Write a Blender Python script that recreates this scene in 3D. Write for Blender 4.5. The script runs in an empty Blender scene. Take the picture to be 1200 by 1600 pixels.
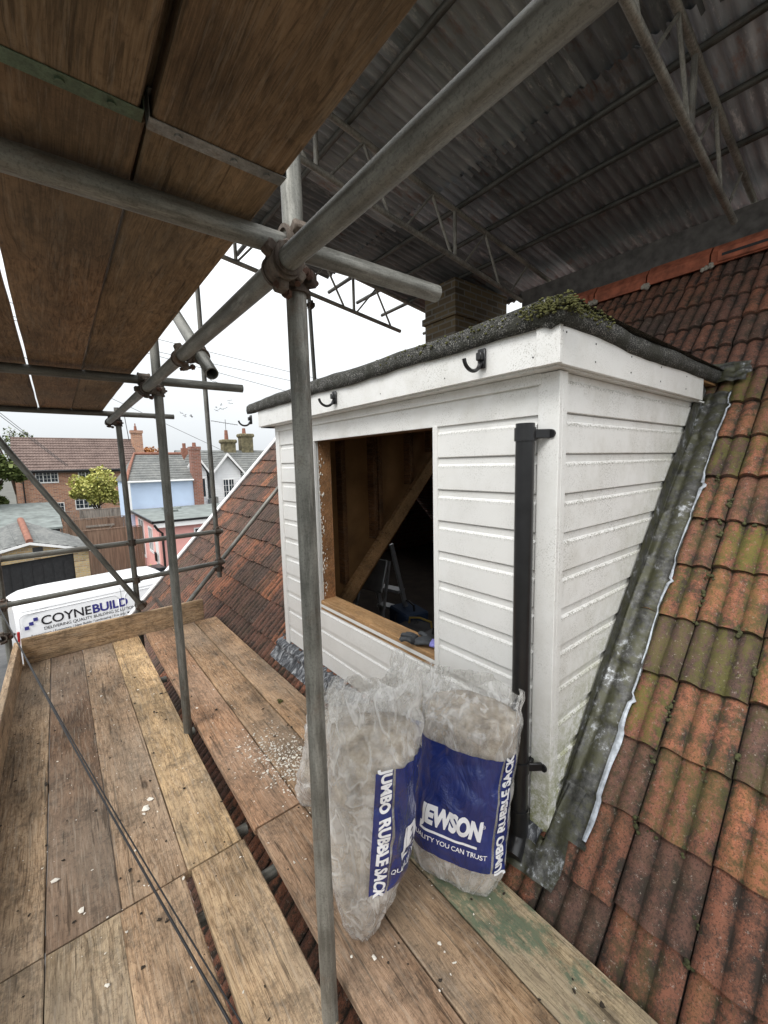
import bpy, bmesh, math, random
from math import sin, cos, pi, radians, sqrt, atan2, tan
from mathutils import Vector, Matrix, noise
random.seed(7)
scn = bpy.context.scene
C = scn.collection
# ------------------------------------------------------------------ camera, sky, sun, exposure
cam = bpy.data.cameras.new('camera'); camo = bpy.data.objects.new('camera', cam); C.objects.link(camo)
cam.sensor_fit = 'VERTICAL'; cam.sensor_height = 36; cam.lens = 14.333; cam.clip_start = .02; cam.clip_end = 3000
camo.matrix_world = (Matrix.Translation((0, 0, 1.64)) @ Matrix.Rotation(radians(-38.6067), 4, 'Z')
                     @ Matrix.Rotation(radians(83.2299), 4, 'X') @ Matrix.Rotation(radians(-1.3512), 4, 'Z'))
scn.camera = camo
SUN_EL, SUN_AZ = 52, -115      # degrees; azimuth measured clockwise from +Y (towards -X, a little behind the camera)
w = bpy.data.worlds.new('World'); scn.world = w; w.use_nodes = True
nt = w.node_tree; nt.nodes.clear()
out = nt.nodes.new('ShaderNodeOutputWorld'); bg = nt.nodes.new('ShaderNodeBackground')
sky = nt.nodes.new('ShaderNodeTexSky'); sky.sky_type = 'NISHITA'; sky.sun_disc = False
sky.sun_elevation = radians(SUN_EL); sky.sun_rotation = radians(SUN_AZ); sky.dust_density = 4; sky.air_density = 1.5
hs = nt.nodes.new('ShaderNodeHueSaturation'); hs.inputs['Saturation'].default_value = .12
tcw = nt.nodes.new('ShaderNodeTexCoord'); sepw = nt.nodes.new('ShaderNodeSeparateXYZ')
rampw = nt.nodes.new('ShaderNodeValToRGB')
rampw.color_ramp.elements[0].position = 0.0; rampw.color_ramp.elements[0].color = (6.0, 6.35, 6.6, 1)
rampw.color_ramp.elements[1].position = 1.0; rampw.color_ramp.elements[1].color = (19, 19.3, 19.6, 1)
nzw = nt.nodes.new('ShaderNodeTexNoise'); nzw.inputs['Scale'].default_value = 2.2; nzw.inputs['Detail'].default_value = 5
mpw = nt.nodes.new('ShaderNodeMapRange'); mpw.inputs[3].default_value = .93; mpw.inputs[4].default_value = 1.07
mixw = nt.nodes.new('ShaderNodeMix'); mixw.data_type = 'RGBA'; mixw.inputs[0].default_value = .85
mulw = nt.nodes.new('ShaderNodeMix'); mulw.data_type = 'RGBA'; mulw.blend_type = 'MULTIPLY'; mulw.inputs[0].default_value = 1
L = nt.links.new
L(sky.outputs[0], hs.inputs['Color']); L(tcw.outputs['Generated'], sepw.inputs[0]); L(sepw.outputs[2], rampw.inputs[0])
L(tcw.outputs['Generated'], nzw.inputs['Vector']); L(nzw.outputs[0], mpw.inputs[0])
L(hs.outputs[0], mixw.inputs[6]); L(rampw.outputs[0], mixw.inputs[7])
L(mixw.outputs[2], mulw.inputs[6]); L(mpw.outputs[0], mulw.inputs[7])
L(mulw.outputs[2], bg.inputs[0]); bg.inputs[1].default_value = .1; L(bg.outputs[0], out.inputs[0])
sun = bpy.data.lights.new('sun', 'SUN'); suno = bpy.data.objects.new('sun', sun); C.objects.link(suno)
sun.energy = 1.5; sun.angle = radians(22); sun.color = (1, .975, .94)
sd = Vector((sin(radians(SUN_AZ)) * cos(radians(SUN_EL)), cos(radians(SUN_AZ)) * cos(radians(SUN_EL)), sin(radians(SUN_EL))))
suno.rotation_euler = sd.to_track_quat('Z', 'Y').to_euler()
scn.view_settings.view_transform = 'Standard'; scn.view_settings.look = 'None'
scn.view_settings.exposure = .5; scn.view_settings.gamma = 1
scn.render.resolution_x = 768; scn.render.resolution_y = 1024
try:
    scn.cycles.max_bounces = 8; scn.cycles.transparent_max_bounces = 16; scn.cycles.diffuse_bounces = 4
except Exception: pass

# ------------------------------------------------------------------ helpers
def tag(o, label=None, cat=None, group=None, kind=None):
    if label: o['label'] = label
    if cat: o['category'] = cat
    if group: o['group'] = group
    if kind: o['kind'] = kind
    return o
def empty(name, loc=(0, 0, 0), rz=0, label=None, cat=None, group=None):
    o = bpy.data.objects.new(name, None); C.objects.link(o); o.location = loc; o.rotation_euler = (0, 0, rz); o.empty_display_size = .1
    return tag(o, label, cat, group)
def copy_tree(o, parent=None):
    c = o.copy(); C.objects.link(c); c.parent = parent
    for ch in list(o.children): copy_tree(ch, c)
    return c
class MB:
    def __init__(s): s.bm = bmesh.new(); s.mi = 0
    def face(s, pts):
        f = s.bm.faces.new([s.bm.verts.new(p) for p in pts]); f.material_index = s.mi; return f
    def box(s, c, d, M=None, bev=0):
        m = Matrix.Translation(c) @ (M.to_4x4() if M else Matrix.Identity(4)) @ Matrix.Diagonal((d[0], d[1], d[2], 1))
        r = bmesh.ops.create_cube(s.bm, size=1, matrix=m)
        fs = {f for v in r['verts'] for f in v.link_faces}
        for f in fs: f.material_index = s.mi
        if bev:
            es = list({e for v in r['verts'] for e in v.link_edges})
            bmesh.ops.bevel(s.bm, geom=es, offset=bev, segments=1, affect='EDGES')
        return s
    def b2(s, x0, x1, y0, y1, z0, z1, bev=0):
        return s.box(((x0 + x1) / 2, (y0 + y1) / 2, (z0 + z1) / 2), (abs(x1 - x0), abs(y1 - y0), abs(z1 - z0)), bev=bev)
    def bar(s, p0, p1, wd, ht, up=(0, 0, 1)):
        p0 = Vector(p0); p1 = Vector(p1); d = p1 - p0; q = d.normalized(); u = Vector(up)
        x = q.cross(u).normalized(); z = x.cross(q)
        M = Matrix((x, q, z)).transposed()
        return s.box((p0 + p1) / 2, (wd, d.length, ht), M)
    def tube(s, p0, p1, r, seg=16, r2=None, caps=True):
        p0 = Vector(p0); p1 = Vector(p1); d = p1 - p0
        q = d.to_track_quat('Z', 'Y').to_matrix().to_4x4(); q.translation = (p0 + p1) / 2
        rr = bmesh.ops.create_cone(s.bm, cap_ends=caps, segments=seg, radius1=r, radius2=r if r2 is None else r2, depth=d.length, matrix=q)
        for v in rr['verts']:
            for f in v.link_faces: f.material_index = s.mi
        return s
    def pipe(s, p0, p1, r, t=.004, seg=24):       # open pipe with wall thickness
        p0 = Vector(p0); p1 = Vector(p1); q = (p1 - p0).to_track_quat('Z', 'Y').to_matrix()
        rings = []
        for (p, rad) in ((p0, r), (p1, r), (p1, r - t), (p0, r - t)):
            rings.append([s.bm.verts.new(p + q @ Vector((rad * cos(2 * pi * k / seg), rad * sin(2 * pi * k / seg), 0))) for k in range(seg)])
        for a in range(4):
            A = rings[a]; B = rings[(a + 1) % 4]
            for k in range(seg):
                f = s.bm.faces.new((A[k], A[(k + 1) % seg], B[(k + 1) % seg], B[k])); f.material_index = s.mi
        return s
    def path(s, pts, r, seg=8):
        pts = [Vector(p) for p in pts]; rings = []
        for i, p in enumerate(pts):
            d = (pts[min(i + 1, len(pts) - 1)] - pts[max(i - 1, 0)]).normalized()
            q = d.to_track_quat('Z', 'Y').to_matrix()
            if i and (q @ Vector((1, 0, 0))).dot(lx) < .5:
                x = (lx - d * lx.dot(d)).normalized(); q = Matrix((x, d.cross(x), d)).transposed()
            lx = q @ Vector((1, 0, 0))
            rr = r[i] if isinstance(r, (list, tuple)) else r
            rings.append([s.bm.verts.new(p + q @ Vector((rr * cos(2 * pi * k / seg), rr * sin(2 * pi * k / seg), 0))) for k in range(seg)])
        for a in range(len(rings) - 1):
            for k in range(seg):
                f = s.bm.faces.new((rings[a][k], rings[a][(k + 1) % seg], rings[a + 1][(k + 1) % seg], rings[a + 1][k])); f.material_index = s.mi
        for rg in (rings[0][::-1], rings[-1]): s.bm.faces.new(rg).material_index = s.mi
        return s
    def grid(s, fn, nu, nv, wrap=False):
        V = [[s.bm.verts.new(fn(i / nu, j / nv)) for i in range(nu + (0 if wrap else 1))] for j in range(nv + 1)]
        n = len(V[0])
        for j in range(nv):
            for i in range(nu):
                f = s.bm.faces.new((V[j][i], V[j][(i + 1) % n], V[j + 1][(i + 1) % n], V[j + 1][i])); f.material_index = s.mi
        return V
    def prism(s, pts, axis, a, b):      # pts 2D outline in the other two axes
        def mk(p, t):
            return {'x': (t, p[0], p[1]), 'y': (p[0], t, p[1]), 'z': (p[0], p[1], t)}[axis]
        A = [s.bm.verts.new(mk(p, a)) for p in pts]; B = [s.bm.verts.new(mk(p, b)) for p in pts]; n = len(pts)
        s.bm.faces.new(A).material_index = s.mi; s.bm.faces.new(B[::-1]).material_index = s.mi
        for i in range(n): s.bm.faces.new((A[i], B[i], B[(i + 1) % n], A[(i + 1) % n])).material_index = s.mi
        return s
    def build(s, name, mat, parent=None, smooth=False, recalc=True):
        if recalc: bmesh.ops.recalc_face_normals(s.bm, faces=s.bm.faces)
        me = bpy.data.meshes.new(name); s.bm.to_mesh(me); s.bm.free()
        for m in (mat if isinstance(mat, (list, tuple)) else [mat]): me.materials.append(m)
        if smooth:
            me.polygons.foreach_set('use_smooth', [True] * len(me.polygons))
            if smooth != 'all':
                try: me.set_sharp_from_angle(angle=radians(smooth if smooth not in (True, 'all') else 40))
                except Exception: pass
        o = bpy.data.objects.new(name, me); C.objects.link(o)
        if parent: o.parent = parent
        return o

# ------------------------------------------------------------------ materials
def newmat(name):
    m = bpy.data.materials.new(name); m.use_nodes = True
    n = m.node_tree; b = n.nodes['Principled BSDF']
    return m, n, b
class NB:      # tiny node builder
    def __init__(s, name): s.m, s.n, s.b = newmat(name); s.L = s.n.links.new
    def tc(s, out='Object', scale=(1, 1, 1), rnd=True):
        t = s.n.nodes.new('ShaderNodeTexCoord'); mp = s.n.nodes.new('ShaderNodeMapping'); mp.inputs['Scale'].default_value = scale
        if rnd:
            oi = s.n.nodes.new('ShaderNodeObjectInfo'); mu = s.n.nodes.new('ShaderNodeVectorMath'); mu.operation = 'SCALE'
            cx = s.n.nodes.new('ShaderNodeCombineXYZ')
            for k in range(3): s.L(oi.outputs['Random'], cx.inputs[k])
            s.L(cx.outputs[0], mu.inputs[0]); mu.inputs['Scale'].default_value = 37.0
            ad = s.n.nodes.new('ShaderNodeVectorMath'); ad.operation = 'ADD'
            s.L(t.outputs[out], ad.inputs[0]); s.L(mu.outputs[0], ad.inputs[1]); s.L(ad.outputs[0], mp.inputs[0])
        else: s.L(t.outputs[out], mp.inputs[0])
        return mp.outputs[0]
    def noise(s, v, scale, det=4, rough=.55, dist=0):
        t = s.n.nodes.new('ShaderNodeTexNoise'); t.inputs['Scale'].default_value = scale; t.inputs['Detail'].default_value = det
        t.inputs['Roughness'].default_value = rough; t.inputs['Distortion'].default_value = dist; s.L(v, t.inputs['Vector']); return t.outputs[0]
    def vor(s, v, scale, feat='F1', out=0, rand=1):
        t = s.n.nodes.new('ShaderNodeTexVoronoi'); t.feature = feat; t.inputs['Scale'].default_value = scale; t.inputs['Randomness'].default_value = rand
        s.L(v, t.inputs['Vector']); return t.outputs[out]
    def ramp(s, f, stops, interp='LINEAR'):
        r = s.n.nodes.new('ShaderNodeValToRGB'); r.color_ramp.interpolation = interp
        e = r.color_ramp.elements
        while len(e) < len(stops): e.new(.5)
        for k, (p, c) in enumerate(stops):
            e[k].position = p; e[k].color = (c, c, c, 1) if not isinstance(c, tuple) else (*c, 1)
        s.L(f, r.inputs[0]); return r.outputs[0]
    def mix(s, f, a, b, bt='MIX'):
        m = s.n.nodes.new('ShaderNodeMix'); m.data_type = 'RGBA'; m.blend_type = bt
        for sock, v in ((m.inputs[0], f), (m.inputs[6], a), (m.inputs[7], b)):
            if hasattr(v, 'links') or hasattr(v, 'is_linked'): s.L(v, sock)
            elif isinstance(v, tuple): sock.default_value = (*v, 1)
            else: sock.default_value = v
        return m.outputs[2]
    def math(s, op, a, b=0):
        m = s.n.nodes.new('ShaderNodeMath'); m.operation = op
        for k, v in enumerate((a, b)):
            if hasattr(v, 'is_linked'): s.L(v, m.inputs[k])
            else: m.inputs[k].default_value = v
        return m.outputs[0]
    def attr(s, name):
        a = s.n.nodes.new('ShaderNodeAttribute'); a.attribute_name = name; return a
    def sep(s, v):
        a = s.n.nodes.new('ShaderNodeSeparateXYZ'); s.L(v, a.inputs[0]); return a.outputs
    def objcol(s):
        o = s.n.nodes.new('ShaderNodeObjectInfo'); return o.outputs['Color']
    def objrand(s):
        o = s.n.nodes.new('ShaderNodeObjectInfo'); return o.outputs['Random']
    def bump(s, h, st=.3, d=.01):
        b = s.n.nodes.new('ShaderNodeBump'); b.inputs['Strength'].default_value = st; b.inputs['Distance'].default_value = d
        s.L(h, b.inputs['Height']); s.L(b.outputs[0], s.b.inputs['Normal'])
    def col(s, c):
        if isinstance(c, tuple): s.b.inputs['Base Color'].default_value = (*c, 1)
        else: s.L(c, s.b.inputs['Base Color'])
    def rough(s, r):
        if hasattr(r, 'is_linked'): s.L(r, s.b.inputs['Roughness'])
        else: s.b.inputs['Roughness'].default_value = r
def plain(name, c, r=.6, metal=0, var=.12, sc=6, bump=0, bsc=60):
    k = NB(name); v = k.tc(); f = k.noise(v, sc, 5)
    lo = tuple(x * (1 - var) for x in c); hi = tuple(min(1, x * (1 + var)) for x in c)
    k.col(k.ramp(f, [(.3, lo), (.7, hi)])); k.rough(r); k.b.inputs['Metallic'].default_value = metal
    if bump: k.bump(k.noise(v, bsc, 3), bump, .004)
    return k.m

def wood_mat(name, c1, c2, dark, green=False, wear=1.0):
    k = NB(name); base = k.tc()
    warp = k.noise(k.tc(scale=(2.2, .8, 2.2)), 2.0, 4, .55)
    ad = k.n.nodes.new('ShaderNodeVectorMath'); ad.operation = 'MULTIPLY_ADD'
    cx = k.n.nodes.new('ShaderNodeCombineXYZ'); k.L(warp, cx.inputs[0]); k.L(warp, cx.inputs[2])
    k.L(cx.outputs[0], ad.inputs[0]); ad.inputs[1].default_value = (.22, 0, .22); k.L(k.tc(scale=(1, .035, 1)), ad.inputs[2])
    rings = k.noise(ad.outputs[0], 105, 3, .6)
    fine = k.noise(k.tc(scale=(1, .03, 1)), 420, 4, .75)
    saw = k.noise(k.tc(scale=(1, 1, 1)), 220, 2, .6)
    # growth rings: contour lines of a long stretched noise give nested cathedral figures
    lowf = k.noise(k.tc(scale=(1, .06, 1)), 6.5, 3, .5)
    saw_ = k.math('FRACT', k.math('MULTIPLY', lowf, 62.0))
    ringline = k.ramp(saw_, [(0, .30), (.12, .62), (.7, .52), (.93, .40), (1, .30)])
    grain = k.mix(.24, k.mix(.5, rings, fine), ringline)
    blotch = k.noise(k.tc(scale=(1, .3, 1)), 4.2, 7, .68)
    tone = k.ramp(grain, [(.40, dark), (.48, c1), (.57, c2)])
    c = k.mix(1, tone, k.ramp(blotch, [(.38, .55), (.5, .95), (.60, 1.2)]), 'MULTIPLY')
    c = k.mix(1, c, k.objcol(), 'MULTIPLY')
    hue = k.noise(k.tc(scale=(1, .5, 1)), 1.6, 3, .5)
    c = k.mix(k.ramp(hue, [(.42, 0.), (.6, .28)]), c, (c2[0] * .85, c2[1] * .92, c2[2] * 1.0))
    kv = k.vor(k.tc(scale=(1, .40, 1)), 4.5, 'F1', 0)
    gate = k.ramp(k.noise(base, 1.7, 1), [(.49, 0.), (.54, 1.)])
    halo = k.math('MULTIPLY', k.ramp(kv, [(.06, 1.), (.24, 0.)]), gate); kn = k.math('MULTIPLY', k.ramp(kv, [(.045, 1.), (.085, 0.)]), gate)
    c = k.mix(k.math('MULTIPLY', halo, .35), c, (dark[0] * 1.1, dark[1] * .95, dark[2] * .85))
    c = k.mix(k.math('MULTIPLY', kn, .8), c, (dark[0] * .45, dark[1] * .4, dark[2] * .35))
    crack = k.ramp(k.noise(k.tc(scale=(1, .045, 1)), 46, 2, .5), [(.315, 1.), (.335, 0.)])
    c = k.mix(k.math('MULTIPLY', crack, .5), c, (.02, .014, .01))
    dirt = k.ramp(k.mix(.35, k.noise(base, 6, 8, .78), k.noise(base, 60, 4, .8)), [(.48, 0.), (.60, 1.)])
    c = k.mix(k.math('MULTIPLY', dirt, .55 * wear), c, (.05, .042, .034))
    specks = k.ramp(k.noise(base, 150, 3, .8), [(.60, 0.), (.65, 1.)])
    c = k.mix(k.math('MULTIPLY', specks, .5 * wear), c, (.03, .025, .02))
    pale = k.ramp(k.noise(k.tc(scale=(1, .05, 1)), 90, 5, .8), [(.52, 0.), (.62, 1.)])
    c = k.mix(k.math('MULTIPLY', pale, .28 * wear), c, (.45, .39, .31))
    if green:
        g = k.ramp(k.noise(k.tc(scale=(1, .5, 1)), 7, 8, .78), [(.50, 0.), (.57, 1.)])
        g = k.math('MULTIPLY', g, k.ramp(grain, [(.40, .4), (.52, 1.)]))
        c = k.mix(k.math('MULTIPLY', g, .8), c, (.075, .13, .085))
    k.col(c); k.rough(.85); k.b.inputs['Specular IOR Level'].default_value = .2
    k.bump(k.mix(.4, k.mix(.3, grain, saw), k.math('SUBTRACT', 1, crack)), .6, .005)
    return k.m
M = {}
M['board'] = wood_mat('weathered_board', (.31, .225, .155), (.47, .365, .265), (.13, .09, .06))
M['board_green'] = wood_mat('weathered_board_green', (.29, .23, .155), (.44, .36, .26), (.14, .10, .065), green=True)
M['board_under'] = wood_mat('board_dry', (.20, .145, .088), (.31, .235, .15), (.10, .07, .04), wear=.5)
M['timber'] = wood_mat('sawn_timber', (.36, .20, .085), (.48, .29, .14), (.24, .125, .05), wear=.5)
M['timber_red'] = wood_mat('red_timber', (.26, .12, .05), (.38, .20, .09), (.16, .07, .03), wear=.6)
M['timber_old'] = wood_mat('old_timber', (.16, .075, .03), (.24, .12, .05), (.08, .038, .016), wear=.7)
def steel_mat(name, c1, c2, rust=.3, metal=.75, r0=.42, pale_a=.4):
    k = NB(name); v = k.tc(); s = k.tc(scale=(1, 1, .08))
    f = k.noise(s, 70, 6, .7); g = k.noise(v, 5, 5, .6); sp = k.noise(v, 190, 4, .8)
    ff = k.mix(.5, f, g)
    c = k.ramp(ff, [(.42, c1), (.58, c2)])
    c = k.mix(k.ramp(sp, [(.50, 0.), (.62, .4)]), c, tuple(x * .35 for x in c1))
    c = k.mix(k.math('MULTIPLY', k.ramp(k.noise(v, 9, 7, .7), [(.56, 0.), (.68, 1.)]), rust), c, (.12, .065, .035))
    pale = k.ramp(k.noise(k.tc(scale=(1, 1, .12)), 30, 8, .8), [(.53, 0.), (.62, pale_a)])
    c = k.mix(pale, c, (.42, .41, .38))
    c = k.mix(1, c, k.objcol(), 'MULTIPLY')
    k.col(c); k.b.inputs['Metallic'].default_value = metal
    k.rough(k.ramp(ff, [(.3, r0), (.7, r0 + .25)])); k.bump(k.mix(.5, sp, f), .25, .003)
    return k.m
M['steel'] = steel_mat('galvanised_tube', (.12, .118, .105), (.25, .248, .225), .35, .45)
M['alloy'] = steel_mat('truss_tube', (.18, .17, .15), (.38, .36, .31), .4, .4)
M['rusty'] = steel_mat('coupler_steel', (.05, .034, .025), (.16, .13, .105), 1, .4, .6, .05)
M['bolt'] = plain('rusty_bolt', (.085, .042, .028), .7, .4, .4, 60, .4)
M['zinc_band'] = steel_mat('zinc_band', (.20, .20, .19), (.36, .36, .34), .6, .5)

def tile_mat(name, reds, moss=True):
    k = NB(name); a = k.attr('tile'); s = k.sep(a.outputs['Vector']) if False else None
    sc = k.n.nodes.new('ShaderNodeSeparateColor'); k.L(a.outputs['Color'], sc.inputs[0])
    rnd, mo, prof = sc.outputs[0], sc.outputs[1], sc.outputs[2]
    v = k.tc(rnd=False)
    c = k.ramp(rnd, reds)
    n1 = k.noise(v, 9, 8, .72); n2 = k.noise(v, 45, 6, .75); n3 = k.noise(v, 160, 3, .7)
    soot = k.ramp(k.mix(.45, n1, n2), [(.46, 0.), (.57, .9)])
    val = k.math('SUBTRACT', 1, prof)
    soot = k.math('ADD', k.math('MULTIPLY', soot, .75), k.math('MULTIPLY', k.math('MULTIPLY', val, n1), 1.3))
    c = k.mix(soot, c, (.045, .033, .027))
    c = k.mix(k.ramp(n3, [(.53, 0.), (.60, .65)]), c, (.035, .028, .022))
    c = k.mix(k.ramp(k.noise(v, 60, 5, .85), [(.60, 0.), (.64, .6)]), c, (.38, .33, .28))
    if moss:
        f = k.math('MULTIPLY', k.ramp(k.mix(.5, k.noise(k.tc(rnd=False, scale=(.5, 1.6, .5)), 11, 6, .7), n2), [(.46, 0.), (.54, 1.)]), mo)
        f = k.math('MULTIPLY', f, k.ramp(n3, [(.30, .35), (.5, 1.)]))
        f = k.math('MULTIPLY', f, .85)
        c = k.mix(f, c, k.mix(n3, (.085, .088, .02), (.17, .162, .032)))
    k.col(c); k.rough(.85); k.b.inputs['Specular IOR Level'].default_value = .3
    k.bump(k.mix(.5, n2, n3), .9, .005)
    return k.m
M['tile'] = tile_mat('clay_tile', [(0, (.11, .07, .057)), (.25, (.19, .092, .065)), (.55, (.29, .115, .068)), (1, (.39, .15, .08))])
M['ridge'] = plain('terracotta_ridge', (.30, .088, .045), .8, 0, .45, 14, .5, 80)
M['mortar'] = plain('mortar', (.33, .30, .25), .9, 0, .3, 30, .6)

def pvc(name, dirt, algae, rows=False):
    k = NB(name); v = k.tc(rnd=False); s = k.tc(scale=(1, 1, .25), rnd=False)
    c = k.mix(k.noise(v, 1.5, 3), (.74, .735, .71), (.82, .82, .80))
    d = k.math('MULTIPLY', k.ramp(k.noise(v, 3.5, 8, .75), [(.46, 0.), (.66, .45)]), dirt)
    c = k.mix(d, c, (.50, .48, .42))
    zz = k.sep(v)[2]
    ph = k.math('FRACT', k.math('DIVIDE', k.math('ADD', zz, 13.49), .1515))      # position inside one shiplap row
    ledge = k.ramp(ph, [(.64, 0.), (.72, 1.), (.765, 1.), (.79, 0.)] if rows else [(0, 0.), (1, 0.)])
    foot = k.ramp(ph, [(.0, .8), (.05, 0.)] if rows else [(0, 0.), (1, 0.)])
    spk = k.ramp(k.noise(v, 130, 5, .85), [(.50, 0.), (.57, 1.)])
    c = k.mix(k.math('MULTIPLY', k.math('MULTIPLY', k.math('ADD', ledge, foot), spk), min(1, dirt * 1.3)), c, (.17, .16, .13))
    sp = k.math('MULTIPLY', k.ramp(k.noise(v, 170, 4, .8), [(.54, 0.), (.60, .8)]), k.ramp(k.noise(v, 5, 6, .7), [(.44, 0.), (.6, 1.)]))
    c = k.mix(k.math('MULTIPLY', sp, dirt), c, (.24, .23, .18))
    if algae:
        xyz = k.sep(v)
        # algae grows along the cut edge above the lead (line parallel to the roof slope)
        e = k.math('SUBTRACT', xyz[2], k.math('MULTIPLY', xyz[0], 1.072)); e = k.math('ADD', e, 1.26)
        g = k.ramp(e, [(.0, 1.), (.45, 0.)])
        f = k.math('MULTIPLY', g, k.ramp(k.noise(v, 22, 8, .85), [(.42, 0.), (.56, 1.)]))
        z = k.ramp(xyz[2], [(.15, 1.), (.9, .25)])
        c = k.mix(k.math('MULTIPLY', k.math('MULTIPLY', f, z), algae), c, (.26, .27, .10))
    k.col(c); k.rough(.38); k.bump(k.noise(v, 3, 2), .05, .01)
    return k.m
M['pvc'] = pvc('white_pvc', .25, 0)
M['pvc_rows'] = pvc('white_pvc_boards', .35, 0, True)
M['pvc_cheek_rows'] = pvc('weathered_pvc_boards', .95, 1., True)
M['pvc_cheek'] = pvc('white_pvc_weathered', .65, .9)
M['pvc_fascia'] = pvc('white_pvc_fascia', .85, 0)
def lead():
    k = NB('lead'); v = k.tc(rnd=False)
    n = k.noise(v, 7, 8, .7, .6); n2 = k.noise(v, 40, 5, .75)
    c = k.ramp(k.mix(.45, n, n2), [(.40, (.022, .022, .02)), (.49, (.065, .065, .06)), (.56, (.12, .12, .115)), (.60, (.42, .44, .46))])
    g = k.ramp(k.noise(v, 13, 7, .75), [(.45, 0.), (.56, .85)])
    c = k.mix(g, c, (.06, .06, .03))
    k.col(c); k.rough(.5); k.b.inputs['Metallic'].default_value = .25; k.bump(k.mix(.5, n, n2), .5, .01); return k.m
M['lead'] = lead()
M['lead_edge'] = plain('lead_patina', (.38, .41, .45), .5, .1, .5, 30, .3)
def slate_lead():
    k = NB('apron_lead'); v = k.tc(rnd=False); n = k.noise(k.tc(scale=(.4, 1, .4), rnd=False), 30, 7, .7, 1.2)
    k.col(k.ramp(n, [(.40, (.02, .022, .026)), (.52, (.09, .095, .105)), (.60, (.38, .39, .40))])); k.rough(.45)
    k.b.inputs['Metallic'].default_value = .2; k.bump(n, .6, .01); return k.m
M['apron'] = slate_lead()
def felt():
    k = NB('mineral_felt'); v = k.tc(rnd=False); n = k.noise(v, 210, 3, .8); n1 = k.noise(v, 12, 6, .7)
    c = k.ramp(n, [(.47, (.016, .016, .015)), (.55, (.045, .045, .04)), (.62, (.34, .33, .30))])
    c = k.mix(k.ramp(n1, [(.46, 0.), (.58, .8)]), c, (.022, .022, .014))
    k.col(c); k.rough(.95); k.bump(k.mix(.5, n, n1), .8, .006); return k.m
M['felt'] = felt()
M['moss'] = plain('moss', (.085, .085, .025), .95, 0, .7, 60, .8, 300)
def tin():
    k = NB('corrugated_sheet'); v = k.tc(); s = k.tc(scale=(.10, 1, 1))
    n = k.noise(s, 22, 5, .65); n1 = k.noise(v, 1.6, 3, .5); n2 = k.noise(k.tc(scale=(.3, 1, 1)), 11, 8, .8)
    c = k.ramp(k.mix(.5, n, n1), [(.36, (.14, .155, .165)), (.5, (.25, .27, .285)), (.64, (.38, .40, .41))])
    c = k.mix(k.ramp(n2, [(.55, 0.), (.63, .6)]), c, (.58, .58, .56))
    c = k.mix(k.math('MULTIPLY', k.ramp(k.noise(k.tc(scale=(.5, 1, 1)), 2.6, 8, .75), [(.56, 0.), (.64, .7)]), 1), c, (.22, .12, .085))
    c = k.mix(1, c, k.objcol(), 'MULTIPLY')
    k.col(c); k.rough(.65); k.b.inputs['Metallic'].default_value = 0; k.bump(n2, .2, .004); return k.m
M['tin'] = tin()
M['black'] = plain('black_plastic', (.012, .012, .013), .3, 0, .3, 20)
M['black_matt'] = plain('black_matt', (.015, .015, .016), .7, 0, .4, 10)
M['dark_metal'] = plain('dark_metal', (.05, .05, .052), .5, .4, .3, 20)
def brick_mat(name, cs, mort, scale, axis='y', bw=.225, bh=.075):
    k = NB(name); t = k.tc(rnd=False); x = k.sep(t); cx = k.n.nodes.new('ShaderNodeCombineXYZ')
    if axis == 'box':     # walls along both axes
        k.L(k.math('ADD', x[0], x[1]), cx.inputs[0])
    else: k.L(x[{'y': 0, 'x': 1}[axis]], cx.inputs[0])
    k.L(x[2], cx.inputs[1])
    b = k.n.nodes.new('ShaderNodeTexBrick'); k.L(cx.outputs[0], b.inputs['Vector']); b.inputs['Scale'].default_value = 1
    b.inputs['Brick Width'].default_value = bw * scale; b.inputs['Row Height'].default_value = bh * scale
    b.inputs['Mortar Size'].default_value = .010 * scale; b.inputs['Mortar Smooth'].default_value = .2; b.inputs['Bias'].default_value = 0
    b.inputs['Color1'].default_value = (0, 0, 0, 1); b.inputs['Color2'].default_value = (1, 1, 1, 1); b.inputs['Mortar'].default_value = (.5, .5, .5, 1)
    c = k.ramp(b.outputs[0], [(i / (len(cs) - 1), q) for i, q in enumerate(cs)])
    c = k.mix(k.ramp(k.noise(t, 6, 7, .7), [(.50, 0.), (.7, .4)]), c, tuple(q * .35 for q in cs[0]))
    c = k.mix(b.outputs['Fac'], c, mort); k.col(c); k.rough(.9)
    k.bump(k.math('SUBTRACT', 1, b.outputs['Fac']), .7, .008); return k.m
M['brick_chim'] = brick_mat('old_stock_brick', [(.07, .05, .028), (.14, .10, .05), (.10, .072, .042)], (.15, .14, .12), 1, 'box')
M['brick_red'] = brick_mat('orange_brick', [(.34, .15, .085), (.50, .25, .145), (.42, .19, .11), (.25, .12, .08)], (.42, .36, .30), 1.4, 'box')
M['brick_yel'] = brick_mat('yellow_brick', [(.40, .29, .13), (.55, .40, .20), (.30, .20, .10), (.50, .35, .18)], (.42, .38, .30), 1, 'box')
M['brick_dk'] = brick_mat('dark_brick', [(.22, .08, .055), (.30, .12, .08), (.16, .07, .05)], (.28, .22, .19), 1.2, 'box')
def far_tiles(name, cs, gauge=.3, lich=None):
    k = NB(name); v = k.tc(rnd=False); n = k.noise(v, 1.2, 6, .7); n2 = k.noise(v, 9, 4, .8)
    c = k.ramp(k.mix(.5, n, n2), [(.35 + .3 * i / (len(cs) - 1), q) for i, q in enumerate(cs)])
    if lich:
        x = k.sep(v); m = k.ramp(x[0], [(lich[0], 0.), (lich[1], 1.)])
        c = k.mix(k.math('MULTIPLY', m, k.ramp(n2, [(.35, .2), (.6, .85)])), c, (.27, .25, .07))
    k.col(c); k.rough(.9); return k.m
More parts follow.
